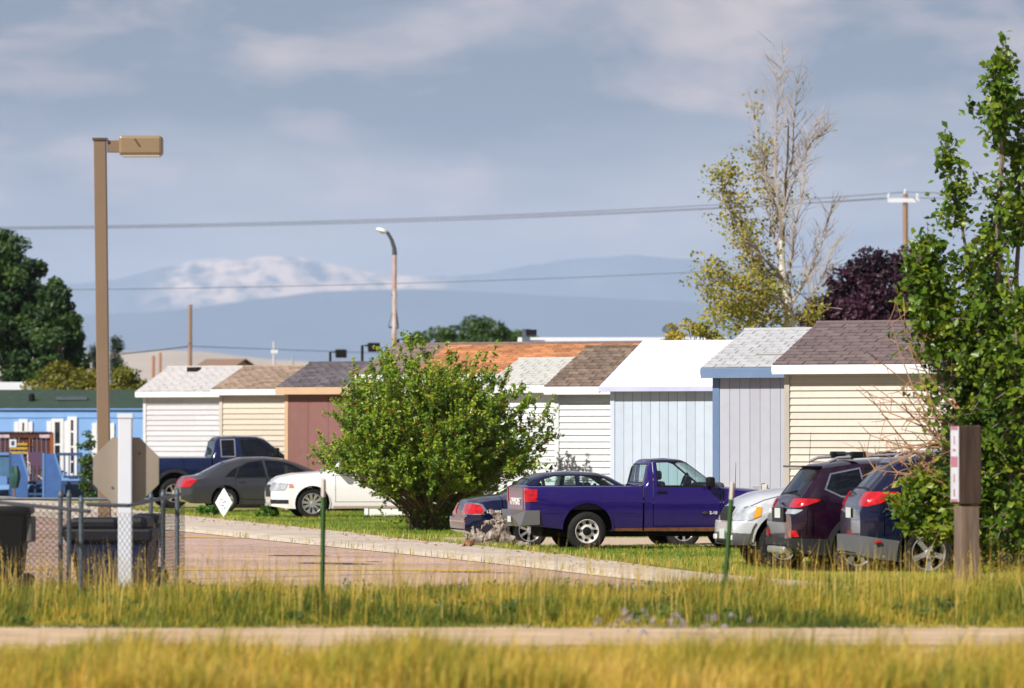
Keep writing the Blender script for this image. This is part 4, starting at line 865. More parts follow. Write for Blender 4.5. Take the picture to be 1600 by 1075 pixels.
c.wheels(1.1, 4.33, .375, .215, .25, 'six', M['alloy'], .90); c.mirror(3.4, 1.28, M['black']); tubes('antenna', [([(3.95, .8, 1.1), (3.9, .8, 2.0)], [.006, .003])], M['black'], c.root)
c.finish(zfloor=.8, xs=(2.4,)); YT = 86.0; c.root.scale = (1, 1, 1.05); c.place(PX(1225, YT), YT, G(PX(1218, YT), YT) - .02, R(180) + R(8.5), (4.33, .88))

# plum crossover ------------------------------------------------------------
c = Car('crossover_car', 'dark plum crossover with roof rails and red wraparound tail lamps', 4.6, .92,
        [(0.0, .86), (.05, 1.0), (.11, 1.10), (.17, 1.15), (.46, 1.52), (.52, 1.565), (.9, 1.62), (1.6, 1.645), (2.5, 1.62), (2.75, 1.55), (3.5, 1.14), (3.65, 1.1), (4.2, .98), (4.5, .82), (4.6, .66)],
        [(0, .80), (.1, 1.0), (.4, 1.08), (1.2, 1.05), (3.4, 1.0), (4.2, .9), (4.5, .74), (4.6, .56)], [(0, .42), (.2, .32), (1, .27), (4, .27), (4.6, .34)],
        [(0, .76), (.06, .83), (.2, .89), (.6, .92), (4.0, .92), (4.4, .84), (4.6, .66)], [(0, .66), (.2, .72), (.5, .64), (1.6, .66), (2.6, .64), (3.5, .74), (4.3, .7), (4.6, .5)],
        paint('plum_paint', (.011, .0015, .011), .3, .2, .08))
for xc in (.98, 3.66): c.arch(xc, .37, .40, .075, CLAD)
c.window([(.52, 1.22), (.62, 1.42), (1.05, 1.50), (1.10, 1.12), (.74, 1.12)], M['tint'], tm=M['chrome']); c.window([(1.18, 1.10), (1.14, 1.51), (1.95, 1.53), (1.95, 1.08)], M['tint']); c.window([(2.03, 1.08), (2.03, 1.53), (2.5, 1.50), (3.2, 1.08)], M['tint'])
c.window([(.18, -.62), (.44, -.56), (.44, .56), (.18, .62)], M['tint'], 'rear_window', .03, None, (0, 1), 1.1, 1.6, split=False)
c.window([(2.8, -.6), (3.42, -.7), (3.42, .7), (2.8, .6)], M['dim'], 'windshield', .02, None, (0, 1), 1.1, 1.6, split=False)
c.region([(-.05, .955), (.12, .95), (.40, 1.04), (.42, 1.07), (.12, 1.075), (-.05, 1.05)], 'taillight', M['redlens'], .014, .02, .50)
c.region([(-.05, .86), (.06, .86), (.16, .92), (.12, .925), (-.05, .928)], 'reversing_lamp', M['clearlens'], .010, .015, .44)
c.region([(-.1, .28), (.72, .28), (.62, .50), (-.1, .52)], 'bumper', CLAD, .035, .04, 0, split=False); c.region([(1.35, .25), (3.3, .25), (3.3, .38), (1.35, .38)], 'sill_cladding', CLAD, .02, .02, .5)
c.region([(-.1, .54), (.10, .54), (.07, .63), (-.1, .63)], 'reflector', M['redlens'], .012, .015, .62)
c.door([(1.16, .62), (1.13, 1.05), (1.98, 1.04), (1.98, .38), (1.42, .38)], (1.25, .95)); c.seam([(.30, .55), (.30, .92)]); c.seam([(.20, .56), (.22, .92)], .008)
box('spoiler', .20, .52, -.58, .58, 1.515, 1.545, c.paint, c.root, .012)
for sg in (-1, 1): tubes('roof_rail', [([(.62, sg * .60, 1.60), (.75, sg * .60, 1.655), (1.6, sg * .60, 1.70), (2.35, sg * .60, 1.67), (2.5, sg * .60, 1.62)], .022)], M['alloy'], c.root, 8)
for x in (1.0, 1.75): box('roof_crossbar', x, x + .11, -.66, .66, 1.70, 1.735, M['black'], c.root, .015); [box('bar_clamp', x - .06, x + .17, y - .06, y + .06, 1.655, 1.745, M['black'], c.root, .02) for y in (-.6, .6)]
box('skid_plate', -.07, .10, -.5, .5, .30, .40, M['alloy'], c.root, .03); box('license_plate', -.03, -.012, -.16, .16, .80, .94, M['plate'], c.root)
box('plate_recess', -.022, .01, -.36, .36, .74, .95, M['black'], c.root); tubes('wiper', [([(.16, .05, 1.16), (.2, -.3, 1.19)], .01)], M['black'], c.root)
lathe('emblem', [(.05, 0), (.06, .01), (.05, .02)], M['chrome'], c.root, 20).location = (.03, 0, 1.0)
c.wheels(.98, 3.66, .36, .235, .23, 'five', M['alloy'], .91); c.mirror(2.9, 1.12, c.paint)
c.finish(zfloor=.72, xs=(1.2, 2.1)); YR = 84.0; c.root.scale = (1, 1, 1.045); c.place(PX(1249, YR), YR, G(PX(1300, YR), YR), R(11), (.10, -.86))

# navy sport utility ---------------------------------------------------------
c = Car('crossover_car', 'navy crossover with grey lower bumper behind the leafy tree', 5.2, .99,
        [(0.03, .95), (.07, 1.12), (.13, 1.23), (.18, 1.27), (.52, 1.62), (.62, 1.69), (1.1, 1.76), (1.8, 1.78), (2.7, 1.74), (3.0, 1.66), (3.8, 1.2), (4.0, 1.16), (4.7, 1.02), (5.1, .85), (5.2, .65)],
        [(0, .9), (.1, 1.1), (.5, 1.16), (3.7, 1.06), (4.7, .92), (5.1, .72), (5.2, .55)], [(0, .40), (.3, .33), (1, .28), (4.6, .28), (5.2, .35)],
        [(.03, .82), (.08, .90), (.25, .96), (.7, .99), (4.5, .99), (5.0, .86), (5.2, .66)], [(.03, .72), (.2, .78), (.6, .70), (1.8, .70), (3, .68), (3.8, .8), (4.8, .74), (5.2, .5)],
        paint('midnight_blue_paint', (.0022, .004, .024), .3, .2, .08), x0=.03)
for xc in (1.0, 4.02): c.arch(xc, .39, .43, .03)
c.seam([(.62, 1.2), (.5, .97)], .008); c.window([(.66, 1.30), (.78, 1.55), (1.45, 1.62), (1.45, 1.22)], M['tint']); c.window([(1.55, 1.2), (1.55, 1.63), (2.4, 1.63), (2.4, 1.18)], M['tint']); c.window([(2.5, 1.17), (2.5, 1.62), (2.8, 1.58), (3.4, 1.16)], M['tint'])
c.window([(.20, -.66), (.50, -.60), (.50, .60), (.20, .66)], M['tint'], 'rear_window', .03, None, (0, 1), 1.2, 1.7, split=False)
c.window([(3.05, -.64), (3.7, -.74), (3.7, .74), (3.05, .64)], M['dim'], 'windshield', .02, None, (0, 1), 1.2, 1.75, split=False)
c.region([(-.05, 1.05), (.12, 1.02), (.30, 1.06), (.60, 1.20), (.55, 1.225), (.10, 1.215), (-.05, 1.18)], 'taillight', M['redlens'], .016, .025, .62)
c.region([(-.1, .30), (.60, .30), (.57, .55), (.2, .60), (-.1, .64)], 'bumper', GREY, .05, .05, 0, split=False); c.region([(1.6, .26), (3.75, .26), (3.75, .40), (1.6, .40)], 'sill_cladding', GREY, .02, .02, .5)
box('reflector', .20, .30, -1.035, -1.0, .525, .55, M['redlens'], c.root); c.seam([(.36, .62), (.36, 1.04)]); c.seam([(.14, .95), (.5, .95)], .006)
c.door([(1.6, .6), (1.5, 1.14), (2.45, 1.13), (2.45, .42), (1.75, .42)], (1.6, 1.04))
for sg in (-1, 1): tubes('roof_rail', [([(.8, sg * .64, 1.70), (.95, sg * .64, 1.775), (2.4, sg * .64, 1.80), (2.6, sg * .64, 1.74)], .018)], M['alloy'], c.root, 8)
box('license_plate', -.005, .012, -.16, .16, .86, 1.0, M['plate'], c.root)
text('lettering', 'AWD', .07, M['whitelens'], c.root, (.045, -.6, .74), (R(90), 0, R(-90)))
c.wheels(1.0, 4.02, .38, .245, .25, 'five', M['alloy'], .98); c.mirror(3.1, 1.2, c.paint)
c.finish(zfloor=.78, xs=(1.4, 2.4)); YV = 80.8; c.root.scale = (1, 1, 1.03); c.place(PX(1452, YV), YV, G(PX(1452, YV), YV) , R(6.5), (1.0, -.99))
# ---------------------------------------------------------------- poles, wires, signs, fences
m_tanpole = mat('tan_pole_paint', (.185, .128, .082), .45, var=.06, vscale=2)
YL = 76.5
lp = empty('parking_light', (PX(165, YL), YL, 0), 0, 'tall square tan light pole with box lamp at left', 'light pole')
b = box('pole', -.083, .083, -.083, .083, 0, PZ(217, YL), m_tanpole, lp, .012); b.rotation_euler = (0, -R(.75), 0)
tx = PX(156, YL) - PX(165, YL)
box('pole_cap', tx - .10, tx + .10, -.1, .1, PZ(219, YL), PZ(215.5, YL), mat('dark_cap', (.08, .05, .035), .5), lp)
box('arm', tx + .10, PX(190, YL) - PX(165, YL), -.05, .05, PZ(238, YL), PZ(219, YL), m_tanpole, lp, .006)
hd = box('lamp_head', PX(187, YL) - PX(165, YL), PX(254, YL) - PX(165, YL), -.26, .18, PZ(243, YL), PZ(213, YL), mat('tan_lamp_housing', (.23, .165, .095), .4, var=.04), lp, .035)
box('lens_frame', PX(192, YL) - PX(165, YL), PX(250, YL) - PX(165, YL), -.24, .16, PZ(245, YL), PZ(242.6, YL), mat('lamp_lens', (.4, .38, .3), .2), lp)
bm = bmesh.new(); bx(bm, -.012, .012, -.004, .006, -.06, .06, 0, Matrix.Rotation(R(-35), 4, 'Y'));  o = bobj('latch', bm, mat('dark_latch', (.08, .05, .03), .5), lp); o.location = (PX(216, YL) - PX(165, YL), -.265, PZ(224, YL))
def at(px, py, Y): return P(px, py, Y)
# stop sign seen from behind
YS = 66.8; ss = empty('stop_sign', (PX(196, YS), YS, 0), 0, 'back of an octagonal traffic sign on a square white post', 'traffic sign')
bm = bmesh.new(); rO = 51.5 * YS / F / math.cos(R(22.5)); ce = Vector((0, .10, PZ(735, YS)))
for yy in (0, .004): bm.faces.new([bm.verts.new(ce + Vector((rO * math.cos(R(22.5 + 45 * k)), yy, rO * math.sin(R(22.5 + 45 * k))))) for k in range(8)])
bmesh.ops.bridge_loops(bm, edges=bm.edges[:]); bmesh.ops.recalc_face_normals(bm, faces=bm.faces[:])
bobj('sign_plate', bm, mat('bare_aluminium', (.36, .31, .25), .42, .5, var=.10, vscale=3, stretch=(1, 1, .2)), ss)
[lathe('bolt', [(0, 0), (.014, 0), (.014, .012), (0, .014)], M['galv'], ss, 8, 'y').location.__init__ if False else setattr(lathe('bolt', [(.014, 0), (.014, -.012), (0, -.014)], M['galv'], ss, 8, 'y'), 'location', (0.16 * s_k, .099, PZ(735, YS) + .2 * s_k)) for s_k in (1, -1)]
bm = bmesh.new(); hw = 10.8 * YS / F; bx(bm, -hw, hw, -hw, hw, 0, PZ(652, YS), .012); bobj('post', bm, mat('white_vinyl', (.60, .63, .70), .35, var=.03), ss)
bm = bmesh.new(); z0, z1, z2 = PZ(653, YS), PZ(646, YS), PZ(640, YS); k = hw * 1.12
bx(bm, -k, k, -k, k, z0, z1); v = [f for f in bm.faces if f.normal.z > .5 or f.calc_center_median().z > z1 - 1e-4]; bmesh.ops.inset_region(bm, faces=[max(bm.faces, key=lambda f: f.calc_center_median().z)], thickness=k * .6)
for vv in bm.verts:
    if abs(vv.co.x) < k * .6: vv.co.z = z2
bobj('post_cap', bm, mat('white_vinyl_cap', (.62, .65, .72), .35), ss)
# cobra-head street lamp
YC = 200.0; cl = empty('street_lamp', (PX(616, YC), YC, 0), 0, 'thin curved street lamp with rust-streaked white pole above the roofs', 'street lamp')
m_rustw = mat('rust_streaked_white', (.62, .58, .56), .6, col2=(.28, .09, .06), vscale=2.2, stretch=(1, 1, .5))
def cp(px, py, dy=0): return Vector((PX(px, YC) - PX(616, YC), dy, PZ(py, YC)))
tubes('pole', [([Vector((0, 0, 0)), cp(616, 530), cp(616.5, 395)], [.10, .085, .075])], m_rustw, cl, 8)
tubes('arm', [([cp(616.5, 398), cp(616, 388), cp(612, 375), cp(606, 364), cp(600, 361)], [.09, .075, .065, .06, .05])], mat('dark_lamp_arm', (.05, .06, .07), .5), cl, 8)
hd = lathe('lamp_head', [(0, -.1), (.10, -.09), (.2, 0), (.17, .08), (.09, .13), (0, .14)], mat('pale_lamp_head', (.75, .8, .82), .3), cl, 14); hd.location = cp(596, 361); hd.scale = (1.1, .9, .8); hd.rotation_euler = (0, R(18), 0)
tubes('bracket', [([cp(607, 511), cp(622, 513)], .03), ([cp(607, 510), cp(615, 480)], .012), ([cp(622, 512), cp(618, 480)], .03), ([cp(612, 461), cp(620, 462)], .04)], mat('dark_bracket', (.06, .05, .05), .6), cl)
m_wood = mat('weathered_pole_wood', (.20, .12, .075), .9, col2=(.33, .22, .15), vscale=3, stretch=(4, 4, .3), bump=.3)
def pole(name, label, px, top, Y, r, arms=(), m=m_wood, cat='utility pole', lean=0):
    e = empty(name, (PX(px, Y), Y, 0), 0, label, cat); tubes('pole', [([(0, 0, 0), (lean, 0, PZ(top, Y))], [r * 1.25, r])], m, e, 8)
    for (x0, x1, y, th, mm) in arms:
        box('crossarm', PX(x0, Y) - PX(px, Y), PX(x1, Y) - PX(px, Y), -.16, -.04, PZ(y + th, Y), PZ(y - th, Y), mm, e)
        for q in (x0 + 2, x1 - 2, px): lathe('insulator', [(0, 0), (.07, 0), (.09, .05), (.05, .1), (.07, .14), (.04, .2), (0, .22)], mat('insulator_glaze', (.55, .62, .7), .3), e, 10).location = (PX(q, Y) - PX(px, Y), -.1 if q != px else 0, PZ(y - th, Y) if q != px else PZ(top, Y))
    return e
m_arm = mat('pale_crossarm', (.62, .66, .72), .6, var=.1)
pole('utility_pole', 'wooden utility pole with pale crossarm above the purple tree', 1415, 303, 250, .11, ((1387, 1436, 313, 3.4, m_arm),))
pole('utility_pole', 'bare brown wooden pole rising behind the white shed', 297, 476, 232, .075)
up2 = pole('utility_pole', 'small pale pole with short crossarm on the skyline behind the tan shed', 428, 534, 300, .06, (), mat('pale_pole', (.5, .5, .52), .7)); box('crossarm', -.16, .2, -.05, .05, PZ(552, 300), PZ(546, 300), m_arm, up2)
pole('utility_pole', 'short orange-brown pole left of the small tan house', 250, 551, 290, .075, (), mat('orange_pole', (.4, .2, .12), .8)); pole('utility_pole', 'short reddish pole nearest the spruce on the skyline', 238, 556, 290, .08, (), mat('reddish_pole', (.38, .18, .11), .8), lean=.05)
pole('utility_pole', 'tiny thin grey stub pole right of the small pale pole', 457, 556, 300, .05, (), mat('grey_pole', (.35, .35, .38), .8))
def flood(px, y, Y, label):
    e = empty('floodlight', (PX(px, Y), Y, 0), 0, label, 'floodlight', None); t = PZ(y, Y)
    tubes('pole', [([(0, 0, 0), (0, 0, t), (.22, 0, t)], .05)], M['black'], e, 6); bm = bmesh.new(); bx(bm, .2, .62, -.2, .2, t - .22, t + .10, .03); bobj('lamp_head', bm, M['black'], e)
flood(516, 550, 215, 'black box floodlight above the slate roof, leftmost of three'); flood(566, 540, 200, 'black box floodlight beside the taupe roof end, middle of three'); flood(622, 530, 205, 'black box floodlight beside the street lamp pole, rightmost of three')
m_wire = mat('wire_black', (.09, .09, .105), .8, spec=.1)
def wire(label, pts, r, n=40):
    px = np.array([p[0] for p in pts]); t = np.linspace(px[0], px[-1], n); py = np.interp(t, px, [p[1] for p in pts]); k = 5; pad = np.concatenate([np.linspace(py[0], py[0], 0), py]); Yv = np.interp(t, px, [p[2] for p in pts])
    c = np.polyfit(t, py, 3); py = np.polyval(c, t)
    return tag(tubes('overhead_wire', [([P(a, b_, y_) for a, b_, y_ in zip(t, py, Yv)], r)], m_wire, None, 4), label, 'wire')
wire('upper cable sweeping across the whole sky to the utility pole', [(-150, 357, 330), (400, 349, 310), (800, 336, 290), (1100, 321, 270), (1250, 312, 260), (1415, 300, 250)], .02)
wire('lower cable of the pair sweeping to the utility pole', [(-150, 359.5, 330), (400, 353, 310), (800, 341, 290), (1100, 327, 270), (1250, 318, 260), (1389, 309, 250)], .02)
wire('thin third line close below the pair near the utility pole', [(-150, 358, 331), (400, 351, 311), (800, 339, 291), (1100, 325, 271), (1250, 317, 261), (1434, 309.5, 250)], .014)
wire('thin low wire crossing before the mountains', [(-100, 455, 230), (120, 452, 230), (400, 449, 230), (700, 441, 228), (1100, 425, 220), (1400, 408, 215)], .016)
wire('upper line leaving the utility pole to the right', [(1415, 300, 250), (1500, 302, 245), (1650, 305, 240)], .02); wire('lower line leaving the utility pole to the right', [(1434, 309, 250), (1520, 311, 245), (1650, 313, 240)], .02)
wire('drooping service line left of the bare brown pole', [(190, 553, 240), (240, 548, 236), (297, 541, 232)], .035, 14); wire('faint line between the bare brown pole and the skyline houses', [(297, 541, 232), (430, 546, 260), (600, 552, 290)], .018, 20)

# chain-link enclosure
def chain_panel(p0, p1, h0, h1, parent, name='chain_mesh'):
    """diamond wire mesh between two ground points"""
    p0, p1 = Vector(p0), Vector(p1); L = (p1 - p0).length; u = (p1 - p0) / L; V, Fc = [], []; s = .085; H = min(h0, h1) - .03
    for sg in (1, -1):
        k = -int(H / s) - 1
        while k * s < L + H:
            a0 = k * s if sg > 0 else k * s + 0; pts = []
            x0, x1 = (a0, a0 + H) if sg > 0 else (a0 + H, a0); z0, z1 = .03, H
            def clip(x0, z0, x1, z1):
                t0, t1 = 0, 1; dx = x1 - x0
                for lim, side in ((0, 1), (L, -1)):
                    a, b_ = (x0 - lim) * side, (x1 - lim) * side
                    if a < 0 and b_ < 0: return None
                    if a < 0: t0 = max(t0, a / (a - b_))
                    if b_ < 0: t1 = min(t1, a / (a - b_))
                return None if t0 >= t1 else (x0 + dx * t0, z0 + (z1 - z0) * t0, x0 + dx * t1, z0 + (z1 - z0) * t1)
            c = clip(x0, z0, x1, z1)
            if c and abs(c[0] - c[2]) > .02:
                off = Vector((-u.y, u.x, 0)) * (.004 * sg); q = [p0 + u * c[0] + Vector((0, 0, c[1])) + off, p0 + u * c[2] + Vector((0, 0, c[3])) + off]
                v, f = tube_geo(q, .0027, 3, False); o = len(V); V += v; Fc += [tuple(i + o for i in t) for t in f]
            k += 1
    o = pobj(name, V, Fc, M['mesh'], parent); tag(o, kind='stuff'); return o
fe = empty('chain_link_fence', (PX(180, 68), 68, 0), 0, 'galvanised chain-link enclosure around the waste containers', 'fence'); inv = Matrix.Translation(-fe.location)
def fp(px, Y): return Vector((PX(px, Y), Y, 0)) - fe.location
def post(px, Y, top, r=.028):
    b_ = fp(px, Y); z = PZ(top, Y); tubes('fence_post', [([b_, b_ + Vector((0, 0, z))], r)], M['galv'], fe, 10)
    lathe('post_cap', [(r + .006, 0), (r + .006, .03), (.02, .055), (.022, .075), (0, .085)], M['galv'], fe, 10).location = b_ + Vector((0, 0, z - .01))
m_drail = mat('dark_rail', (.06, .075, .09), .5, .5)
def rail(a, b_, m=None, r=.022): tubes('rail', [([P(*a) - fe.location, P(*b_) - fe.location], r)], m or M['galv'], fe, 8)
YK = 75.0
for px, Y, t in ((95, 66.5, 774), (108, 67.5, 775), (127, 65.5, 784), (236, 73.5, 777), (255, 70.0, 774), (277, 69, 772), (-30, 75, 776)): post(px, Y, t)
rail((-40, 779, YK), (250, 780, YK)); rail((-40, 781, 68), (140, 799, 63.5), m_drail); rail((137, 788, 65.2), (202, 790, 64.6), m_drail); rail((202, 790, 64.6), (298, 769, 72.5), m_drail)
chain_panel(fp(-40, YK), fp(250, YK), 1.1, 1.1, fe); chain_panel(fp(-40, 68), fp(108, 64.5), 1.15, 1.1, fe); chain_panel(fp(127, 65.2), fp(246, 64.2), 1.12, 1.1, fe); chain_panel(fp(250, 69.6), fp(289, 71.2), 1.15, 1.15, fe)
# dumpster
YD = 71.0; du = empty('dumpster', (PX(178, YD), YD, 0), R(-4), 'navy waste container with black lid behind the chain-link', 'dumpster'); z1 = PZ(838, YD); zt = PZ(806, YD)
bm = bmesh.new(); t = [bm.verts.new(v) for v in ((-.52, -.42, z1), (.50, -.42, z1), (.50, .42, z1), (-.52, .42, z1))]; bb = [bm.verts.new(v) for v in ((-.40, -.34, .08), (.40, -.34, .08), (.40, .34, .08), (-.40, .34, .08))]
for i in range(4): j = (i + 1) % 4; bm.faces.new((bb[i], bb[j], t[j], t[i]))
bm.faces.new(bb[::-1]); bmesh.ops.bevel(bm, geom=bm.edges[:], offset=.02, segments=2, affect='EDGES'); bobj('container', bm, mat('navy_container', (.006, .014, .045), .5, dirt=.06, spec=.2), du)
bm = bmesh.new(); bx(bm, -.56, .54, -.46, .46, z1 - .06, z1 + .10, .03); bx(bm, -.50, .10, -.40, .42, z1 + .08, zt - .02, .05); bx(bm, .06, .46, -.38, .42, z1 + .06, zt + .0, .07); bobj('lid', bm, mat('black_lid', (.010, .011, .016), .5, spec=.2), du)
tubes('handle', [([(-.5, -.35, z1 + .14), (-.60, -.38, z1 + .10), (-.60, -.2, z1 + .02)], .03)], M['black'], du)
for x in (-.32, .32): lathe('caster', [(0, -.03), (.08, -.03), (.08, .03), (0, .03)], M['rubber'], du, 14, 'y').location = (x, -.2, .08)
def cart(px, Y, label, body, wz, s=1.0, rz=0):
    e = empty('wheeled_bin', (PX(px, Y), Y, 0), rz, label, 'waste bin'); bm = bmesh.new(); H = wz
    t = [bm.verts.new(v) for v in ((-.36 * s, -.38, H), (.32 * s, -.38, H), (.32 * s, .38, H), (-.36 * s, .38, H))]; bb = [bm.verts.new(v) for v in ((-.28 * s, -.28, .06), (.22 * s, -.28, .06), (.22 * s, .28, .06), (-.28 * s, .28, .06))]
    for i in range(4): j = (i + 1) % 4; bm.faces.new((bb[i], bb[j], t[j], t[i]))
    bm.faces.new(bb[::-1]); bmesh.ops.bevel(bm, geom=bm.edges[:], offset=.03, segments=2, affect='EDGES'); bobj('bin_body', bm, body, e)
    bm = bmesh.new(); bx(bm, -.40 * s, .36 * s, -.41, .41, H - .01, H + .10, .045); bobj('lid', bm, M['black'], e, 40)
    bm = bmesh.new(); bx(bm, .31 * s, .38 * s, -.3, .3, H - .34, H - .03, .02); bobj('handle', bm, mat('grey_handle', (.11, .115, .11), .6), e)
    for y in (-.32, .32): lathe('bin_wheel', [(0, -.035), (.1, -.035), (.125, -.02), (.125, .02), (.1, .035), (0, .035)], M['rubber'], e, 18, 'y').location = (.27 * s, y, .125)
    tubes('axle', [([(.27 * s, -.34, .125), (.27 * s, .34, .125)], .015)], M['black'], e); return e
e = cart(5, 70.0, 'black wheeled bin cut by the left edge of the photo', mat('black_bin', (.006, .006, .007), .45, spec=.15), .98); box('red_label', -.28, -.06, -.40, -.385, .55, .72, mat('red_sticker', (.5, .05, .03), .5), e)
cart(232, 73.6, 'small grey-green bin half hidden beside the navy container', mat('grey_green_bin', (.05, .075, .06), .6), .84, .45)
# steel T-posts
m_tp = mat('green_t_post', (.035, .10, .02), .55, var=.2); m_tpw = mat('white_post_tip', (.55, .5, .46), .6)
def tpost(px, pb, top, Y, lean, label):
    e = empty('fence_stake', (PX(px, Y), Y, 0), 0, label, 'post', 'steel stakes in the tall grass'); z = PZ(top, Y); bm = bmesh.new(); bx(bm, -.026, .026, -.004, .004, 0, z * .86); bx(bm, -.005, .005, -.04, -.0045, 0, z * .86); bobj('stake', bm, m_tp, e)
    bm = bmesh.new(); bx(bm, -.027, .027, -.005, .005, z * .861, z); bx(bm, -.006, .006, -.041, -.0055, z * .861, z); bobj('stake_tip', bm, m_tpw, e); e.rotation_euler = (0, lean, 0)
tpost(503.5, 0, 748, 63.5, R(.6), 'upright green steel stake before the white crossover'); tpost(1130, 0, 752, 63.5, R(4.2), 'leaning green steel stake before the silver pickup')
# thick wooden post with a narrow white and red notice on its side
YW = 67.5; wp = empty('wooden_post', (PX(1510, YW), YW, 0), R(15), 'thick dark wooden post with narrow white and red notice strip', 'post'); s_ = YW / F
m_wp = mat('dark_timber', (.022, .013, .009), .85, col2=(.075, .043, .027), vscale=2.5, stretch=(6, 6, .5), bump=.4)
bm = bmesh.new(); bx(bm, -.12, .12, -.12, .12, 0, PZ(790, YW), .012); bobj('post', bm, mat('pale_timber', (.085, .055, .04), .85, col2=(.22, .16, .115), vscale=2.5, stretch=(6, 6, .5), bump=.4), wp)
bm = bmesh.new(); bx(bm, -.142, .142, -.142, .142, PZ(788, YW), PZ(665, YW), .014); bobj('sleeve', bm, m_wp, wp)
z0, z1 = PZ(784, YW), PZ(666, YW); nt_ = box('notice', -.152, -.1435, -.14, .135, z0, z1, mat('notice_white', (.55, .57, .62), .6, var=.1), wp); m_pink = mat('notice_red', (.42, .16, .22), .6)
for a, b_, y0, y1 in ((.0, .05, -.12, .115), (.40, .54, -.12, .115), (.965, 1.0, -.12, .115), (.13, .24, -.02, .02), (.30, .33, -.05, .05), (.63, .74, -.02, .02), (.83, .93, -.025, .025)):
    H = z1 - z0; box('notice_print', -.1545, -.1522, y0, y1, z1 - H * b_, z1 - H * a, m_pink, nt_)
# lawn placard, stump, deck furniture
YP = 133.0; pc = empty('lawn_placard', (PX(350, YP), YP, 0), R(-52), 'white diamond placard with dark scribbles on the lawn', 'sign'); bm = bmesh.new(); bx(bm, -.24, .24, -.012, .012, -.24, .24, .0, Matrix.Translation((0, 0, .40)) @ Matrix.Rotation(R(45), 4, 'Y')); bobj('board', bm, mat('placard_white', (.8, .82, .84), .5), pc)
tubes('stake', [([(0, .02, 0), (0, .02, .5)], .014)], m_wood, pc)
for k, (x, z, l, a) in enumerate(((-.08, .48, .12, 20), (.04, .42, .16, -10), (-.03, .34, .14, 8), (.06, .28, .1, -25))): bm = bmesh.new(); bx(bm, -l / 2, l / 2, -.0165, -.0125, -.012, .012, 0, Matrix.Translation((x, 0, z)) @ Matrix.Rotation(R(a), 4, 'Y')); bobj('marking', bm, mat('scribble', (.08, .12, .16), .6), pc)
YU = 95.6; st = empty('driftwood_stump', (PX(785, YU), YU, 0), 0, 'gnarled grey weathered stump with twisted roots on the lawn', 'stump'); m_dw = mat('driftwood', (.085, .062, .048), .95, col2=(.46, .39, .325), vscale=7, stretch=(3, 3, 1.0), bump=.9, bscale=18)
def gn(px, py, dy=0): return P(px, py, YU + dy) - st.location
def knot(name, pts, rad, m=m_dw):
    P_ = []; rr = []
    for i in range(len(pts) - 1):
        for k in range(5): t = k / 5; P_.append(Vector(pts[i]).lerp(Vector(pts[i + 1]), t) + Vector([random.gauss(0, .012) for _ in range(3)])); rr.append((rad[i] * (1 - t) + rad[i + 1] * t) * .8 * random.uniform(.82, 1.2))
    P_.append(Vector(pts[-1])); rr.append(rad[-1]); v, f = tube_geo(P_, rr, 9); v = [q + Vector([random.gauss(0, rad[0] * .10) for _ in range(3)]) for q in v]; return pobj(name, v, f, m, st, 50)
knot('trunk', [gn(762, 848), gn(776, 833), gn(782, 818), gn(777, 806), gn(769, 800)], [.13, .13, .11, .07, .035]); knot('trunk', [gn(790, 848, .1), gn(788, 830), gn(783, 815), gn(781, 806)], [.16, .12, .08, .03])
knot('root', [gn(782, 832), gn(796, 842), (gn(812, 848)), gn(826, 851)], [.10, .09, .06, .03]); knot('root', [gn(774, 815), gn(764, 817), gn(757, 815)], [.07, .05, .02]); knot('root', [gn(772, 838), gn(752, 842), gn(738, 842)], [.10, .08, .05])
knot('root', [gn(745, 844), gn(741, 834), gn(738, 824)], [.07, .05, .025]); knot('root', [gn(738, 842), gn(730, 838), gn(727, 835)], [.06, .045, .03]); knot('root', [gn(758, 843), gn(750, 833), gn(745, 827)], [.06, .05, .02])
knot('root', [gn(768, 800), gn(767.5, 797)], [.05, .03]); knot('rotten_root', [gn(738, 845, -.1), gn(731, 849, -.15), gn(724, 853, -.2)], [.07, .06, .02], mat('rotten_wood', (.16, .06, .025), .95, col2=(.4, .24, .12), vscale=8, bump=.6))
knot('root', [gn(757, 818), gn(752, 826), gn(751, 834)], [.02, .012, .006])
ub = empty('utility_box', (PX(1188, 99.5), 99.5, 0), R(-15), 'grey meter box and fittings behind the purple pickup bonnet', 'utility box'); z = PZ(766, 99.5)
tubes('stand', [([(0, 0, 0), (0, 0, z)], .04)], M['galv'], ub); box('cabinet', -.13, .03, -.06, .06, z - .35, PZ(758, 99.5), mat('grey_cabinet', (.33, .34, .36), .5, var=.2, vscale=12), ub, .008); box('conduit_panel', .032, .13, -.05, .05, z - .35, PZ(757, 99.5), mat('pale_cabinet', (.5, .47, .43), .6, var=.2, vscale=20), ub, .01); box('knob', .14, .165, -.03, .03, z - .02, z + .04, M['black'], ub)
tubes('pipe', [([(.02, -.02, z - .1), (.03, -.02, z + .11), (.08, -.02, z + .12)], .012)], M['galv'], ub)

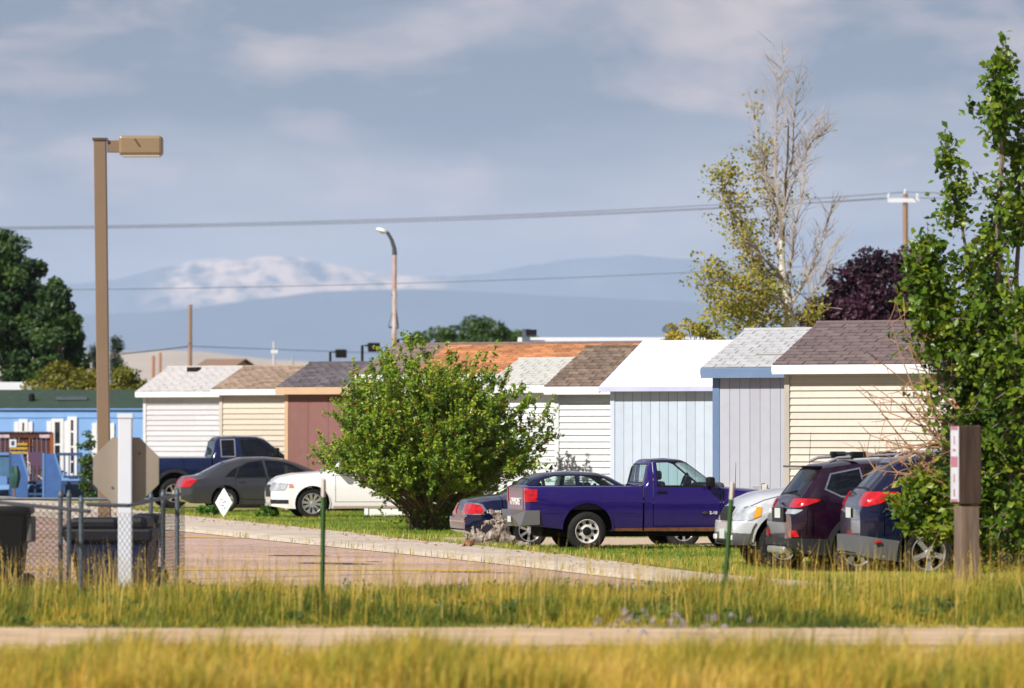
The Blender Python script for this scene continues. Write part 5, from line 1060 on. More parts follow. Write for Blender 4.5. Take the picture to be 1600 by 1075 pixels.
# deck before the blue home
YX = 176.5; m_bt = mat('blue_deck_paint', (.035, .10, .30), .6, var=.12, vscale=5, bump=.1); m_bd = mat('dark_blue_deck', (.025, .06, .16), .6, var=.15); m_bl = mat('pale_blue_board', (.09, .21, .45), .6, var=.1)
dk = empty('timber_deck', (PX(60, YX), YX, 0), 0, 'blue painted timber deck with stairs before the blue home', 'deck')
def D(px): return PX(px, YX) - PX(60, YX)
def Z(py): return PZ(py, YX)
def dbox(name, a, b_, y0, y1, t, bt, m, bev=0): return box(name, D(a), D(b_), y0, y1, Z(bt), Z(t), m, dk, bev)
dbox('floor', -40, 126, .4, 3.2, 752, 757, m_bd)
for k in range(5): dbox('skirt_board', 45 + k * 17, 61.4 + k * 17, .33, .39, 757.5, 783 + k % 2, m_bd)
dbox('rail', 46 + 42, 127, .30, .40, 707.5, 712, m_bd); dbox('rail', 98, 127, .30, .40, 743, 747, m_bd)
for x in (99, 106, 113, 119): dbox('baluster', x, x + 1.6, .32, .38, 712, 743, m_bd)
dbox('deck_post', 123, 127.5, .28, .42, 707, 790, m_bd)
for k, py in enumerate((760, 770, 780)): dbox('step', 46, 92, -.2 - .28 * k, .12 - .28 * k, py, py + 3.5, m_bd)
def slope(a, b_, c_, y):   # boarded stair side: pixel outline
    bm = bmesh.new(); pts = [(a, 709), (b_, 709), (c_, 745), (c_, 784), (a, 784)]
    f0 = [bm.verts.new((D(p), y, Z(q))) for p, q in pts]; f1 = [bm.verts.new((D(p), y + .06, Z(q))) for p, q in pts]; bm.faces.new(f0); bm.faces.new(f1[::-1])
    for i in range(5): j = (i + 1) % 5; bm.faces.new((f0[i], f1[i], f1[j], f0[j]))
    bmesh.ops.recalc_face_normals(bm, faces=bm.faces[:]); bobj('stair_side', bm, m_bt, dk); v = Vector((D(c_) - D(b_), 0, Z(745) - Z(709)))
    bm = bmesh.new(); l = v.length; bx(bm, 0, l, y - .08, y + .14, -.02, .04, 0, Matrix.Translation((D(b_), 0, Z(708))) @ Matrix.Rotation(math.atan2(-v.z, v.x), 4, 'Y')); bobj('handrail', bm, m_bl, dk)
slope(20, 35, 46, -.5); slope(71, 87, 98, -.5); dbox('deck_post', 68.5, 71.5, -.52, -.38, 708, 790, m_bl)
for k in range(5): dbox('fence_board', -30 + k * 9.3, -22 + k * 9.3 + 1, -.30, -.25, 710, 748, mat('teal_board', (.045, .13, .24), .6, var=.2))
dbox('rail', -30, 17, -.36, -.25, 707, 711, m_bl); dbox('rail', -30, 13, -.36, -.25, 744, 758, m_bl); dbox('deck_post', 16, 19, -.4, -.24, 707, 790, m_bd)
m_hut = mat('red_brown_timber', (.07, .018, .009), .8, var=.35, vscale=6, stretch=(6, 1, .5)); m_hut2 = mat('orange_timber', (.25, .07, .02), .8, var=.2)
YH = 178.4; ht = empty('wooden_screen', (PX(40, YH), YH, 0), 0, 'dark red-brown slatted wooden screen on the deck', 'screen')
def hb(name, a, b_, y0, y1, t, bt, m): return box(name, PX(a, YH) - PX(40, YH), PX(b_, YH) - PX(40, YH), y0, y1, PZ(bt, YH), PZ(t, YH), m, ht)
for k in range(14): hb('slat', -20 + k * 7.1, -20 + k * 7.1 + 6.5, 0, .04, 681, 751, m_hut)
hb('header', -20, 80, -.05, -.004, 676, 684, m_hut); hb('post', 78.5, 84, -.06, .06, 676, 751, m_hut2); hb('post', 45.5, 47.5, -.06, -.004, 684, 751, m_hut2)
for k in range(18): hb('cap_tile', -20 + k * 5.7, -20 + k * 5.7 + 4.6, -.1, .06, 674.4, 675.9, mat('dark_capping', (.05, .012, .02), .7))
for y in (692, 698.5, 705.2): hb('yellow_board', 16 if y > 695 else 26, 43, -.06, -.05, y, y + 4, mat('yellow_plank', (.42, .26, .03), .6, var=.2))
hb('picture', 15, 26, -.075, -.062, 686.5, 699, mat('pale_picture', (.6, .63, .7), .5)); hb('picture_mark', 18, 23, -.08, -.0755, 689, 696, mat('dark_mark', (.03, .06, .10), .6))
for a, b_ in ((-4, 15), (62, 78)): hb('painted_panel', a, b_, -.07, -.055, 679, 684, mat('pale_panel', (.48, .38, .42), .6, var=.3, vscale=9))
YJ = 177.2; cc = empty('camp_chair', (PX(57, YJ), YJ, 0), R(15), 'folding camp chair with plum fabric back and pale frame on the deck', 'chair'); zf = PZ(752, YJ); m_cf = mat('pale_chair_frame', (.6, .55, .55), .5); m_cp = mat('plum_fabric', (.12, .07, .13), .9)
tubes('frame', [([(-.24, 0, zf), (-.26, .1, zf + .88)], .016), ([(.24, 0, zf), (.26, .1, zf + .88)], .016), ([(-.22, -.3, zf), (.22, .05, zf + .42)], .014), ([(.22, -.3, zf), (-.22, .05, zf + .42)], .014), ([(-.25, -.32, zf), (-.25, -.3, zf + .55)], .014), ([(.25, -.32, zf), (.25, -.3, zf + .55)], .014), ([(-.27, -.34, zf + .56), (-.27, .08, zf + .60)], .02), ([(.27, -.34, zf + .56), (.27, .08, zf + .60)], .02)], m_cf, cc)
box('backrest', -.25, .25, .06, .085, zf + .46, zf + .90, m_cp, cc, .008); box('seat', -.24, .24, -.3, .05, zf + .40, zf + .425, m_cp, cc, .008)
gb = empty('green_tarp', (PX(23, 174.5), 174.5, 0), 0, 'dark green folded tarp hanging at the deck corner', 'tarp'); m_gt = mat('green_tarp', (.008, .06, .055), .6, var=.3)
vs, fs = [], []
for j in range(9):
    for i in range(13): a = 2 * math.pi * i / 12; r = .10 + .05 * math.sin(j * .5) + .025 * math.sin(5 * a + j * .2); vs.append((r * math.cos(a) * (1 + .06 * j * .5), r * math.sin(a), PZ(728, 174.5) - j * .085))
for j in range(8):
    for i in range(12): q = j * 13 + i; fs.append((q, q + 1, q + 14, q + 13))
pobj('tarp_cloth', vs, fs, m_gt, gb, 50); tubes('stand', [([(0, 0, 0), (0, 0, PZ(730, 174.5))], .03)], mat('rust_leg', (.2, .08, .04), .8), gb)
# ---------------------------------------------------------------- trees, shrubs, grass
m_bark = mat('grey_bark', (.13, .10, .075), .95, col2=(.22, .18, .14), vscale=8, bump=.5); m_pale = mat('pale_bark', (.50, .47, .43), .9, col2=(.66, .64, .60), vscale=5, bump=.3)
m_twig = mat('tan_twig', (.34, .19, .10), .9, var=.25)
def curve(p0, p1, n=6, bow=.15, up=0.0):
    p0, p1 = Vector(p0), Vector(p1); d = p1 - p0; side = Vector((random.gauss(0, 1), random.gauss(0, 1), random.gauss(0, .4))); side -= d * (side.dot(d) / max(d.length_squared, 1e-6)); side = side * (bow * d.length / max(side.length, 1e-6) * random.uniform(.3, 1)); out = []
    for k in range(n + 1):
        t = k / n; s = math.sin(math.pi * t); out.append(p0 + d * t + side * s + Vector((0, 0, up * d.length * s)))
    return out
def clump_tree(name, label, base, crown, nclump, nleaf, L, W, m, group=None, cat='tree', rcl=(.45, .9), hollow=.55, trunk_r=.16, bark=None, taper=None, ends=40):
    """crown: list of ellipsoids (cx, cy, cz, rx, ry, rz) relative to base"""
    e = empty(name, base, 0, label, cat, group); C, Rr = [], []
    vol = np.array([c[3] * c[4] * c[5] for c in crown]) ** .75; vol /= vol.sum()
    for k in range(nclump):
        c = crown[np.random.choice(len(crown), p=vol)]; d = np.random.normal(size=3); d /= np.linalg.norm(d); r = np.random.uniform(hollow, 1.0) ** .6
        C.append([c[i] + d[i] * r * c[3 + i] for i in range(3)]); Rr.append(np.random.uniform(*rcl))
    C = np.array(C); Rr = np.array(Rr); w_ = Rr ** 2 / (Rr ** 2).sum(); idx = np.random.choice(nclump, nleaf, p=w_)
    d = unit(np.random.normal(size=(nleaf, 3))); rad = np.random.uniform(.25, 1, (nleaf, 1)) ** .5; pos = C[idx] + d * rad * Rr[idx][:, None] * np.array([1, 1, .75])
    tone = np.random.rand(nclump) * .5; rnd = np.clip(tone[idx] + np.random.rand(nleaf) * .5, 0, 1); pos[:, 2] = np.maximum(pos[:, 2], .05)
    leaves('crown', pos, L, W, m, e, rnd, dirs=d * .8)
    lst = []; cz = float(C[:, 2].mean()); top = float(C[:, 2].max()); ax = float(C[:, 0].mean()); ay = float(C[:, 1].mean())
    lst.append((curve((0, 0, -.05), (ax * .8, ay * .8, top * .85), 10, .03), list(np.linspace(trunk_r, trunk_r * .2, 11))))
    for k in np.random.choice(nclump, min(ends, nclump), replace=False):
        h = max(.12 * top, min(C[k][2] * random.uniform(.35, .75), top * .8)); t = h / (top * .85); p0 = Vector((ax * .8 * t, ay * .8 * t, h)); lst.append((curve(p0, C[k], 5, .12), list(np.linspace(trunk_r * .32, .012, 6))))
    tubes('trunk', lst, bark or m_bark, e, 6); return e
lm_dark = leaf_mat('dark_leaf', [(0, (.010, .028, .010)), (.5, (.03, .075, .016)), (1, (.085, .14, .026))], .25)
lm_yel = leaf_mat('olive_leaf', [(0, (.06, .075, .008)), (.6, (.16, .17, .016)), (1, (.34, .26, .03))], .3)
lm_mid = leaf_mat('mid_leaf', [(0, (.02, .05, .012)), (.6, (.055, .11, .022)), (1, (.10, .16, .03))], .25)
lm_spruce = leaf_mat('spruce_leaf', [(0, (.008, .025, .018)), (1, (.035, .06, .03))], .1)
lm_purple = leaf_mat('purple_leaf', [(0, (.010, .004, .010)), (.6, (.035, .010, .024)), (1, (.085, .025, .05))], .2)
lm_bush = leaf_mat('bush_leaf', [(0, (.035, .075, .008)), (.4, (.11, .21, .014)), (.75, (.22, .33, .022)), (1, (.38, .40, .04))], .3, .38)
lm_right = leaf_mat('cottonwood_leaf', [(0, (.025, .06, .008)), (.4, (.09, .18, .014)), (.72, (.24, .32, .022)), (1, (.55, .46, .04))], .42, .36)
lm_dying = leaf_mat('yellowing_leaf', [(0, (.08, .13, .015)), (.35, (.24, .25, .03)), (.7, (.44, .38, .06)), (1, (.50, .30, .06))], .4)
def tb(px, Y): return (PX(px, Y), Y, 0)
Yl = 205.0; sl = Yl / F
clump_tree('broadleaf_tree', 'big dense dark green tree at the left edge', tb(25, Yl), [(-.6, 0, 5.2, 1.9, 2.0, 4.2), (.9, -.3, 4.2, 1.4, 1.8, 3.3), (-.3, 0, 8.0, .9, 1.0, 1.4), (-1.4, 0, 7.0, .9, 1.2, 2.2), (-.45, 0, 7.9, .6, .8, 1.5)], 260, 52000, .17, .10, lm_dark, rcl=(.3, .6), ends=30)
clump_tree('broadleaf_tree', 'dense dark green tree right of the big one at left', tb(92, 203), [(0, 0, 4.2, .75, 1.2, 3.2), (-.25, 0, 5.9, .5, .8, 1.7)], 120, 24000, .17, .10, lm_dark, rcl=(.25, .5), ends=20)
clump_tree('shrub', 'olive yellow shrub behind the blue home, left of the light pole', tb(110, 196), [(0, 0, 3.1, 1.2, 1.0, 1.5), (-.7, 0, 2.7, .8, .8, 1.5)], 90, 14000, .13, .08, lm_yel, cat='shrub', rcl=(.25, .45), ends=20, trunk_r=.08)
clump_tree('shrub', 'olive yellow shrub behind the blue home, right of the light pole', tb(198, 197), [(0, 0, 2.9, .7, .8, 1.5)], 60, 9000, .13, .08, lm_yel, cat='shrub', rcl=(.25, .42), ends=16, trunk_r=.08)
def spruce(label, px, top, Y, rb, n=9000):
    e = empty('spruce_tree', tb(px, Y), 0, label, 'tree'); H = PZ(top, Y); lst = [([(0, 0, 0), (0, 0, H)], [.14, .02])]; pos = []
    for k in range(70):
        z = H * random.uniform(.15, .97); r = rb * (1 - z / H) * random.uniform(.6, 1.15) + .12; a = random.uniform(0, 6.283); end = Vector((r * math.cos(a), r * math.sin(a), z - r * .12)); lst.append(([(0, 0, z), end], [.03, .008]))
        for q in range(n // 70): t = random.uniform(.15, 1); pos.append((end.x * t + random.gauss(0, .1), end.y * t + random.gauss(0, .1), z + (end.z - z) * t + random.gauss(0, .09)))
    leaves('crown', np.array(pos), .14, .03, lm_spruce, e); tubes('trunk', lst, m_bark, e, 5)
spruce('small dark spruce on the skyline right of the light pole', 182, 524, 240, 1.25); spruce('small dark spruce hidden beside the light pole', 148, 534, 245, 1.0)
clump_tree('broadleaf_tree', 'rounded mid-green tree on the skyline behind the orange roof', tb(748, 290), [(0, 0, 4.8, 2.6, 2.4, 3.2), (-2.4, 0, 5.0, 1.6, 1.5, 2.6), (2.4, 0, 5.1, 1.5, 1.6, 2.6), (-3.3, 0, 4.7, .9, 1.2, 2.3), (3.0, 0, 4.8, .8, 1.2, 2.3)], 300, 56000, .19, .12, lm_mid, rcl=(.35, .7), ends=20)
clump_tree('shrub', 'sprig of pale green foliage between two floodlights on the skyline', tb(548, 260), [(0, 0, 3.0, .5, .6, 2.4)], 24, 2200, .16, .1, lm_mid, cat='shrub', rcl=(.15, .4), ends=12, trunk_r=.05)
clump_tree('purple_tree', 'dark purple-leaved tree behind the mauve roof', tb(1345, 168), [(.1, 0, 4.6, 1.8, 1.5, 2.4), (1.0, 0, 5.3, .9, 1.0, 2.1), (-1.2, 0, 4.5, .9, 1.2, 1.7), (.4, 0, 6.0, .8, .9, 1.3)], 210, 34000, .15, .09, lm_purple, rcl=(.25, .55), ends=40, bark=mat('dark_bark', (.05, .035, .03), .9))
clump_tree('shrub', 'loose yellowing sapling peeping above the white roof', tb(1085, 133), [(-.1, 0, 4.1, .75, .5, .55)], 40, 2600, .09, .055, lm_dying, cat='shrub', rcl=(.1, .25), ends=30, trunk_r=.04)
# half-dead pale poplar
def dying():
    Yd = 148.0; e = empty('dying_tree', tb(1236, Yd), 0, 'tall half-dead tree with pale trunk, bare top and yellowing leaves', 'tree'); q = lambda px, py, dy=0: P(px, py, Yd + dy) - e.location
    main = [Vector((0, 0, 0)), q(1235, 560), q(1234, 500), q(1229, 460), q(1222, 420), q(1221, 370), q(1223, 320), q(1231, 250), q(1232, 200), q(1229, 150)]
    pale = [(main[:6], [.20, .17, .14, .12, .09, .07])]; bare = [(main[5:], [.06, .05, .04, .03, .018])]; tips = []
    limbs = [([q(1234, 505), q(1222, 480), q(1196, 455, .3), q(1180, 420, .5), q(1160, 370, .6)], .08, .5), ([q(1232, 480), q(1248, 455), q(1268, 420, .4), q(1286, 375, .6), q(1300, 325, .6)], .07, 0), ([q(1228, 450), q(1240, 400), q(1244, 350, -.3), q(1256, 270, -.3), q(1272, 200, -.3)], .06, 0),
             ([q(1222, 420), q(1210, 370), q(1202, 310, .3), q(1192, 240, .3), q(1176, 170, .3)], .06, .12), ([q(1221, 380), q(1214, 300, -.4), q(1212, 220, -.4), q(1218, 150, -.4), q(1221, 92, -.4)], .05, .0), ([q(1223, 340), q(1232, 280), q(1240, 200, .3), q(1246, 130, .3)], .04, 0),
             ([q(1225, 440), q(1200, 410, -.5), q(1168, 375, -.6), q(1140, 330, -.7), q(1130, 280, -.7)], .05, .5), ([q(1230, 470), q(1200, 462, -.6), q(1160, 448, -.9), q(1120, 440, -1.0)], .05, .6), ([q(1233, 495), q(1200, 495, .6), q(1165, 490, .8), q(1130, 478, 1)], .05, .7),
             ([q(1226, 330), q(1250, 260), q(1268, 222, .2), q(1290, 205, .2)], .035, 0), ([q(1232, 490), q(1262, 470, -.5), q(1282, 440, -.6), q(1306, 385, -.6)], .05, 0), ([q(1222, 410), q(1225, 360, .6), q(1205, 300, .7), q(1190, 250, .7)], .04, .25)]
    for pts, r, lf in limbs:
        pts = [Vector(p) for p in pts]; fine = []
        for a, b_ in zip(pts[:-1], pts[1:]): fine += curve(a, b_, 4, .05)[:-1]
        fine.append(pts[-1]); rr = list(np.linspace(r, .008, len(fine))); (pale if r > .065 else bare).append((fine, rr))
        for i in range(3, len(fine)):
            for k in range(4):
                d = (fine[i] - fine[i - 1]).normalized(); sd = Vector((random.gauss(0, 1), random.gauss(0, .8), random.gauss(.5, .6))).normalized(); ln = random.uniform(.35, 1.15) * (1.1 - .5 * i / len(fine)); end = fine[i] + (d * .9 + sd * .75).normalized() * ln; tw = curve(fine[i], end, 4, .1); bare.append((tw, list(np.linspace(.014, .004, 5))))
                for g in range(2):
                    p0 = tw[2 + g]; e2 = p0 + (end - fine[i]).normalized().lerp(Vector((random.gauss(0, 1), random.gauss(0, 1), random.gauss(.4, .6))), .4) * random.uniform(.2, .5); bare.append(([p0, e2], [.007, .003]))
                    if random.random() < lf: tips.append(e2)
                if random.random() < lf: tips.append(end); tips.append(tw[2])
    for k in range(150): tips.append(q(random.gauss(1168, 34), random.gauss(492, 16), random.gauss(0, .5)))
    for k in range(26): tips.append(q(random.gauss(1268, 12), random.gauss(486, 14), random.gauss(-.3, .3)))
    for k in range(12): tips.append(q(random.gauss(1208, 14), random.gauss(430, 40), random.gauss(-.3, .3)))
    tubes('trunk', pale, m_pale, e, 8); tubes('branches', bare, mat('bare_branch', (.27, .21, .17), .9, col2=(.42, .37, .33), vscale=2), e, 4)
    pos, rn = [], []
    for t in tips:
        tone = random.random() * .5
        for k in range(9): pos.append([t.x + random.gauss(0, .13), t.y + random.gauss(0, .13), t.z + random.gauss(0, .11)]); rn.append(min(1, tone + random.random() * .5))
    leaves('crown', np.array(pos), .10, .075, lm_dying, e, np.array(rn))
dying()
# berry bush: shoots fanning out of one stool, leaves along them, red berries
def bush():
    Yb = 116.5; e = empty('berry_bush', tb(672, Yb), 0, 'big rounded green bush with red berries before the white crossover', 'bush'); s = Yb / F; cz = (830 - 660) * s
    stems, pos, rn, ber = [], [], [], []; base_z = 0
    def env(a, el):   # bush outline radius
        lump = 1 + .12 * math.sin(3 * a + 1) + .11 * math.sin(7 * a + el * 5) + .05 * math.sin(13 * a - el * 9); return lump
    for k in range(560):
        a = random.uniform(0, 6.283); el = math.asin(random.uniform(-.42, 1.0)); l = env(a, el) * random.uniform(.66, 1.07)
        end = Vector((math.cos(a) * math.cos(el) * 2.06 * l, math.sin(a) * math.cos(el) * 1.9 * l, 1.74 + (math.sin(el) * (1.74 if el > 0 else 1.35)) * l))
        if end.z < .28: end.z = .28 + random.random() * .2
        p0 = Vector((random.gauss(0, .14), random.gauss(0, .14), .0)); mid = Vector((end.x * .42, end.y * .42, end.z * .55 + .12)); pts = []
        for q in range(9): t = q / 8; pts.append(p0 * (1 - t) ** 2 + mid * 2 * t * (1 - t) + end * t * t)
        stems.append((pts, list(np.linspace(.022, .004, 9)))); tone = random.random() * .45 + .12 * (end.z / 3)
        d = (pts[-1] - pts[-2]).normalized(); shoots = [(pts[-1], (d + Vector((0, 0, .5))).normalized(), random.uniform(.12, .42))]
        for q in range(5): i = random.randint(4, 8); shoots.append((pts[i], (d + Vector((random.gauss(0, .8), random.gauss(0, .8), random.gauss(.35, .6)))).normalized(), random.uniform(.2, .5)))
        for p, dd, ln in shoots:
            stems.append(([p, p + dd * ln], [.006, .003]))
            for j in range(int(30 * ln / .4) + 6):
                t = random.random(); c = p + dd * ln * t; pos.append((c.x + random.gauss(0, .028), c.y + random.gauss(0, .028), c.z + random.gauss(0, .028))); rn.append(min(1, max(0, tone + random.random() * .45 + .08 * t)))
            if random.random() < .28: c = p + dd * ln * .5; ber += [(c + Vector([random.gauss(0, .03) for _ in range(3)])) for _ in range(random.randint(1, 3))]
    # the visible stool and the low skirt of leaves around it
    for k in range(2600): a = random.uniform(0, 6.283); r = abs(random.gauss(0, .42)); pos.append((r * math.cos(a) + .08, r * math.sin(a) - .1, random.uniform(.02, .95))); rn.append(random.random() * .4)
    pos = np.array(pos); leaves('foliage', pos, .080, .042, lm_bush, e, np.array(rn)); tubes('stems', stems, mat('bush_stem', (.11, .075, .05), .9, var=.3), e, 4)
    V, Fc = [], []; ico = [(0, 0, 1), (.9, 0, .4), (.28, .85, .4), (-.73, .53, .4), (-.73, -.53, .4), (.28, -.85, .4), (0, 0, -1)]; fi = [(0, 1, 2), (0, 2, 3), (0, 3, 4), (0, 4, 5), (0, 5, 1), (6, 2, 1), (6, 3, 2), (6, 4, 3), (6, 5, 4), (6, 1, 5)]
    for c in ber: o = len(V); V += [(c.x + x * .021, c.y + y * .021, c.z + z * .021) for x, y, z in ico]; Fc += [tuple(i + o for i in f) for f in fi]
    tag(pobj('berries', V, Fc, mat('red_berry', (.42, .018, .012), .3), e, 60), kind='stuff')
bush()
# leafy tree at the right with whips, bare twigs and dense base
def right_tree():
    Yr = 76.6; e = empty('leafy_tree', tb(1545, Yr), 0, 'tall leafy green tree with bare twigs at the right edge', 'tree'); q = lambda px, py, dy=0: P(px, py, Yr + dy) - e.location
    lst, pos, rn = [], [], []
    leaders = [([q(1548, 880), q(1552, 650), q(1560, 450), q(1566, 250), q(1562, 150), q(1568, 80)], .07, 1.0), ([q(1552, 880), q(1572, 650, .3), q(1588, 430, .3), q(1592, 260, .3), q(1590, 160, .3)], .06, 1.0), ([q(1540, 880), q(1535, 640), q(1525, 480, -.2), q(1500, 330, -.2), q(1478, 235, -.2)], .05, 1.0),
               ([q(1556, 880), q(1590, 700), q(1625, 520), q(1640, 330), q(1645, 200)], .06, 1.0), ([q(1530, 880), q(1500, 700, -.3), q(1465, 560, -.4), q(1442, 470, -.4), q(1430, 410, -.4)], .04, 1.0), ([q(1528, 800), q(1500, 640, -.1), q(1470, 500, -.2), q(1455, 430, -.2), q(1450, 375, -.2)], .04, 1.0), ([q(1540, 880, .3), q(1520, 700, .5), q(1500, 560, .6), q(1490, 470, .6)], .04, 1.0), ([q(1550, 880, .4), q(1560, 640, .7), q(1548, 470, .9), q(1540, 380, .8)], .05, 1.0),
               ([q(1560, 880, -.4), q(1580, 700, -.6), q(1590, 560, -.6), q(1575, 430, -.6)], .04, 1.0), ([q(1536, 880, -.3), q(1520, 760, -.6), q(1500, 690, -.6), q(1470, 640, -.6)], .03, .5)]
    def spray(p, d, ln, dens, tone, spread=.07):
        n = int(dens * ln / .4) + 3; lst.append(([p, p + d * ln], [.008, .003]))
        for k in range(n): t = random.uniform(.1, 1.05); c = p + d * ln * t; pos.append((c.x + random.gauss(0, spread), c.y + random.gauss(0, spread), c.z + random.gauss(0, spread))); rn.append(min(1, max(0, tone + random.random() * .42)))
    for pts, r, lf in leaders:
        fine = []
        for a, b_ in zip(pts[:-1], pts[1:]): fine += curve(a, b_, 5, .04)[:-1]
        fine.append(Vector(pts[-1])); n = len(fine); lst.append((fine, list(np.linspace(r, .008, n))))
        for i in range(4, n):
            f = i / n; wd = (.55 if f < .6 else .95 * (1 - f) + .20)
            if f > .42 and random.random() < .30: continue
            for k in range(8):
                d = Vector((random.gauss(0, 1), random.gauss(0, .9), random.gauss(.55, .5))).normalized(); ln = random.uniform(.25, 1.0) * wd
                if random.random() < lf: spray(fine[i] + (fine[i - 1] - fine[i]) * random.random(), d, ln, 15, random.random() * .45)
        spray(fine[-1], Vector((0, 0, 1)), .25, 30, .2)
    # dense lower skirt, reaching left in front of the navy car
    for k in range(720):
        y = random.uniform(470, 880); x = (random.gauss(1545, 38) if k % 3 else random.gauss(1590, 30)); x = max(x, 1500 + abs(random.gauss(0, 12))) if y > 800 else x
        p = q(x, y, random.gauss(0, .45)); spray(p, Vector((random.gauss(0, 1), random.gauss(0, 1), random.gauss(.3, .6))).normalized(), random.uniform(.2, .5), 12, random.random() * .42)
    for k in range(260):
        y = random.uniform(735, 838); x = random.uniform(1392, 1500) + abs(y - 795) * .7; p = q(x, y, random.gauss(-.15, .25)); spray(p, Vector((random.gauss(-.4, 1), random.gauss(0, 1), random.gauss(.3, .5))).normalized(), random.uniform(.12, .35), 16, .15 + random.random() * .45, .05)
    for k in range(150):
        x = random.uniform(1440, 1510); y = random.uniform(560, 760); p = q(x, y, random.gauss(.1, .3)); spray(p, Vector((random.gauss(-.3, 1), random.gauss(0, 1), random.gauss(.3, .5))).normalized(), random.uniform(.15, .4), 13, .1 + random.random() * .5)
    pos = np.array(pos); rn = np.array(rn); wy = pos[:, 1] + Yr; ppx = 800 + (pos[:, 0] + e.location.x) * F / wy; ppy = HOR + (CZ - pos[:, 2]) * F / wy
    thin = ((ppx < 1495) & (ppy > 560) & (ppy < 735) & (np.random.rand(len(pos)) < .80)) | ((ppx < 1462) & (ppy < 335) & (np.random.rand(len(pos)) < .75)); pos, rn = pos[~thin], rn[~thin]
    leaves('crown', np.array(pos), .108, .076, lm_right, e, np.array(rn), dirs=np.array([0, 0, -.5])); tubes('trunk', lst, m_bark, e, 5)
    tw = []; src = [(1500, 730), (1495, 690), (1505, 650), (1490, 760), (1500, 700)]
    for k, (ex, ey) in enumerate(((1392, 505), (1368, 560), (1400, 470), (1355, 612), (1375, 640), (1360, 680), (1350, 715), (1345, 745), (1370, 735), (1385, 690), (1405, 600), (1420, 540), (1432, 500), (1395, 720), (1380, 765), (1360, 600), (1410, 760), (1388, 655))):
        a = src[k % 5]; p = curve(q(*a, -.45), q(ex, ey, -.5 - random.random() * .4), 8, .10, .0); tw.append((p, list(np.linspace(.022, .006, 9))))
        for j in range(7): i = random.randint(3, 8); b_ = p[i] + Vector((random.gauss(-.12, .14), random.gauss(0, .1), random.gauss(.06, .15))); tw.append((curve(p[i], b_, 3, .1), [.008, .007, .006, .004]))
    tubes('bare_twigs', tw, m_twig, e, 4)
right_tree()
clump_tree('climbing_plant', 'pale flowering climber at the end of the blue deck', tb(142, 172), [(0, 0, .75, .28, .3, .75), (-.12, 0, 1.5, .2, .2, .7)], 60, 1700, .10, .07, lm_mid, cat='plant', rcl=(.05, .2), ends=16, trunk_r=.03)
for px, Y, lab in ((325, 136, 'leafy weed clump left of the white placard'), (417, 135.5, 'leafy weed clump before the white crossover nose')):
    clump_tree('weed_clump', lab, tb(px, Y), [(0, 0, .14, .26, .2, .16)], 24, 700, .09, .05, leaf_mat('weed_leaf', [(0, (.03, .10, .01)), (1, (.10, .24, .02))], .3), cat='weed', rcl=(.05, .1), ends=10, trunk_r=.012)
# grasses -------------------------------------------------------------------
lm_tall = leaf_mat('tall_grass', [(0, (.055, .095, .012)), (.30, (.22, .26, .024)), (.53, (.48, .37, .045)), (.80, (.62, .41, .07)), (1, (.74, .58, .20))], .35, .6)
lm_lawn = leaf_mat('lawn_grass', [(0, (.07, .15, .012)), (.42, (.18, .28, .022)), (.7, (.42, .38, .07)), (1, (.62, .51, .19))], .3, .6)
def tallgrass(name, label, n, y0, y1, hfun, gfun, wd, hx=lambda y: y * .0935):
    y = np.random.uniform(y0, y1, n); x = np.random.uniform(-1, 1, n) * (hx(y) + .3); h = hfun(x, y) * np.random.uniform(.45, 1.15, n); rnd = np.clip(gfun(x, y) + np.random.normal(0, .17, n), 0, 1)
    nt_ = int(n / 60); ty = np.random.uniform(y0, y1, nt_); tx = np.random.uniform(-1, 1, nt_) * (hx(ty) + .3); tt = np.random.rand(nt_); th = np.random.uniform(.8, 1.55, nt_); tr = np.random.uniform(.05, .16, nt_)
    m_ = int(n * .55); k = np.random.randint(0, nt_, m_); x[:m_] = tx[k] + np.random.normal(0, 1, m_) * tr[k]; y[:m_] = np.clip(ty[k] + np.random.normal(0, 1, m_) * tr[k], y0, y1)
    h[:m_] = hfun(x[:m_], y[:m_]) * th[k] * np.random.uniform(.5, 1.1, m_); rnd[:m_] = np.clip(gfun(x[:m_], y[:m_]) * .55 + .52 * (tt[k] - .18) + np.random.normal(0, .12, m_), 0, 1)
    o = blades(name, x, y, Gn(x, y), h, np.full(n, wd), lm_tall, rnd, .38, wind=(.12, 0)); tag(o, label, 'grass', kind='stuff')
def h2(x, y): return (.09 + .17 * patch(x, y, 1.7, 2.0) + .10 * patch(x, y, 6, 5) + .08 * np.clip((x - 2) / 4, 0, 1)) * np.clip((68.6 + 5.5 * (patch(x, x * .2, 1.6, 3.) - .5) - y) / 4 + .35, .06, 1) * np.clip((y - 56.8 - 1.6 * patch(x, y * .2, 2.3, 1.)) / 1.5, .08, 1)
def g2(x, y): return -.14 + .62 * patch(x, y, 1.2, 1.0) + .24 * patch(x, y, 4.5, 3.0) - .16 * np.clip((62 - y) / 4, 0, 1)
tallgrass('verge_grass', 'tall gold and green grass between the dirt track and the lot', 150000, 57.4, 71.0, h2, g2, .010)
def h1(x, y): return (.17 + .16 * patch(x, y, 2.2, 4.0) + .08 * patch(x, y, 7, 1) + .25 * np.clip(patch(x, y * .6, 1.3, 9.) - .55, 0, 1)) * np.clip((48.8 + 2.8 * (patch(x, y * .3, 1.9, 8.) - .5) - y) / 3.0, .05, 1)
def g1(x, y): return .34 + .50 * patch(x, y, 1.5, 6.0) + .10 * patch(x, y, 5, 2.0)
tallgrass('foreground_grass', 'out-of-focus golden grass along the bottom of the photo', 80000, 41.0, 52.6, h1, g1, .010)
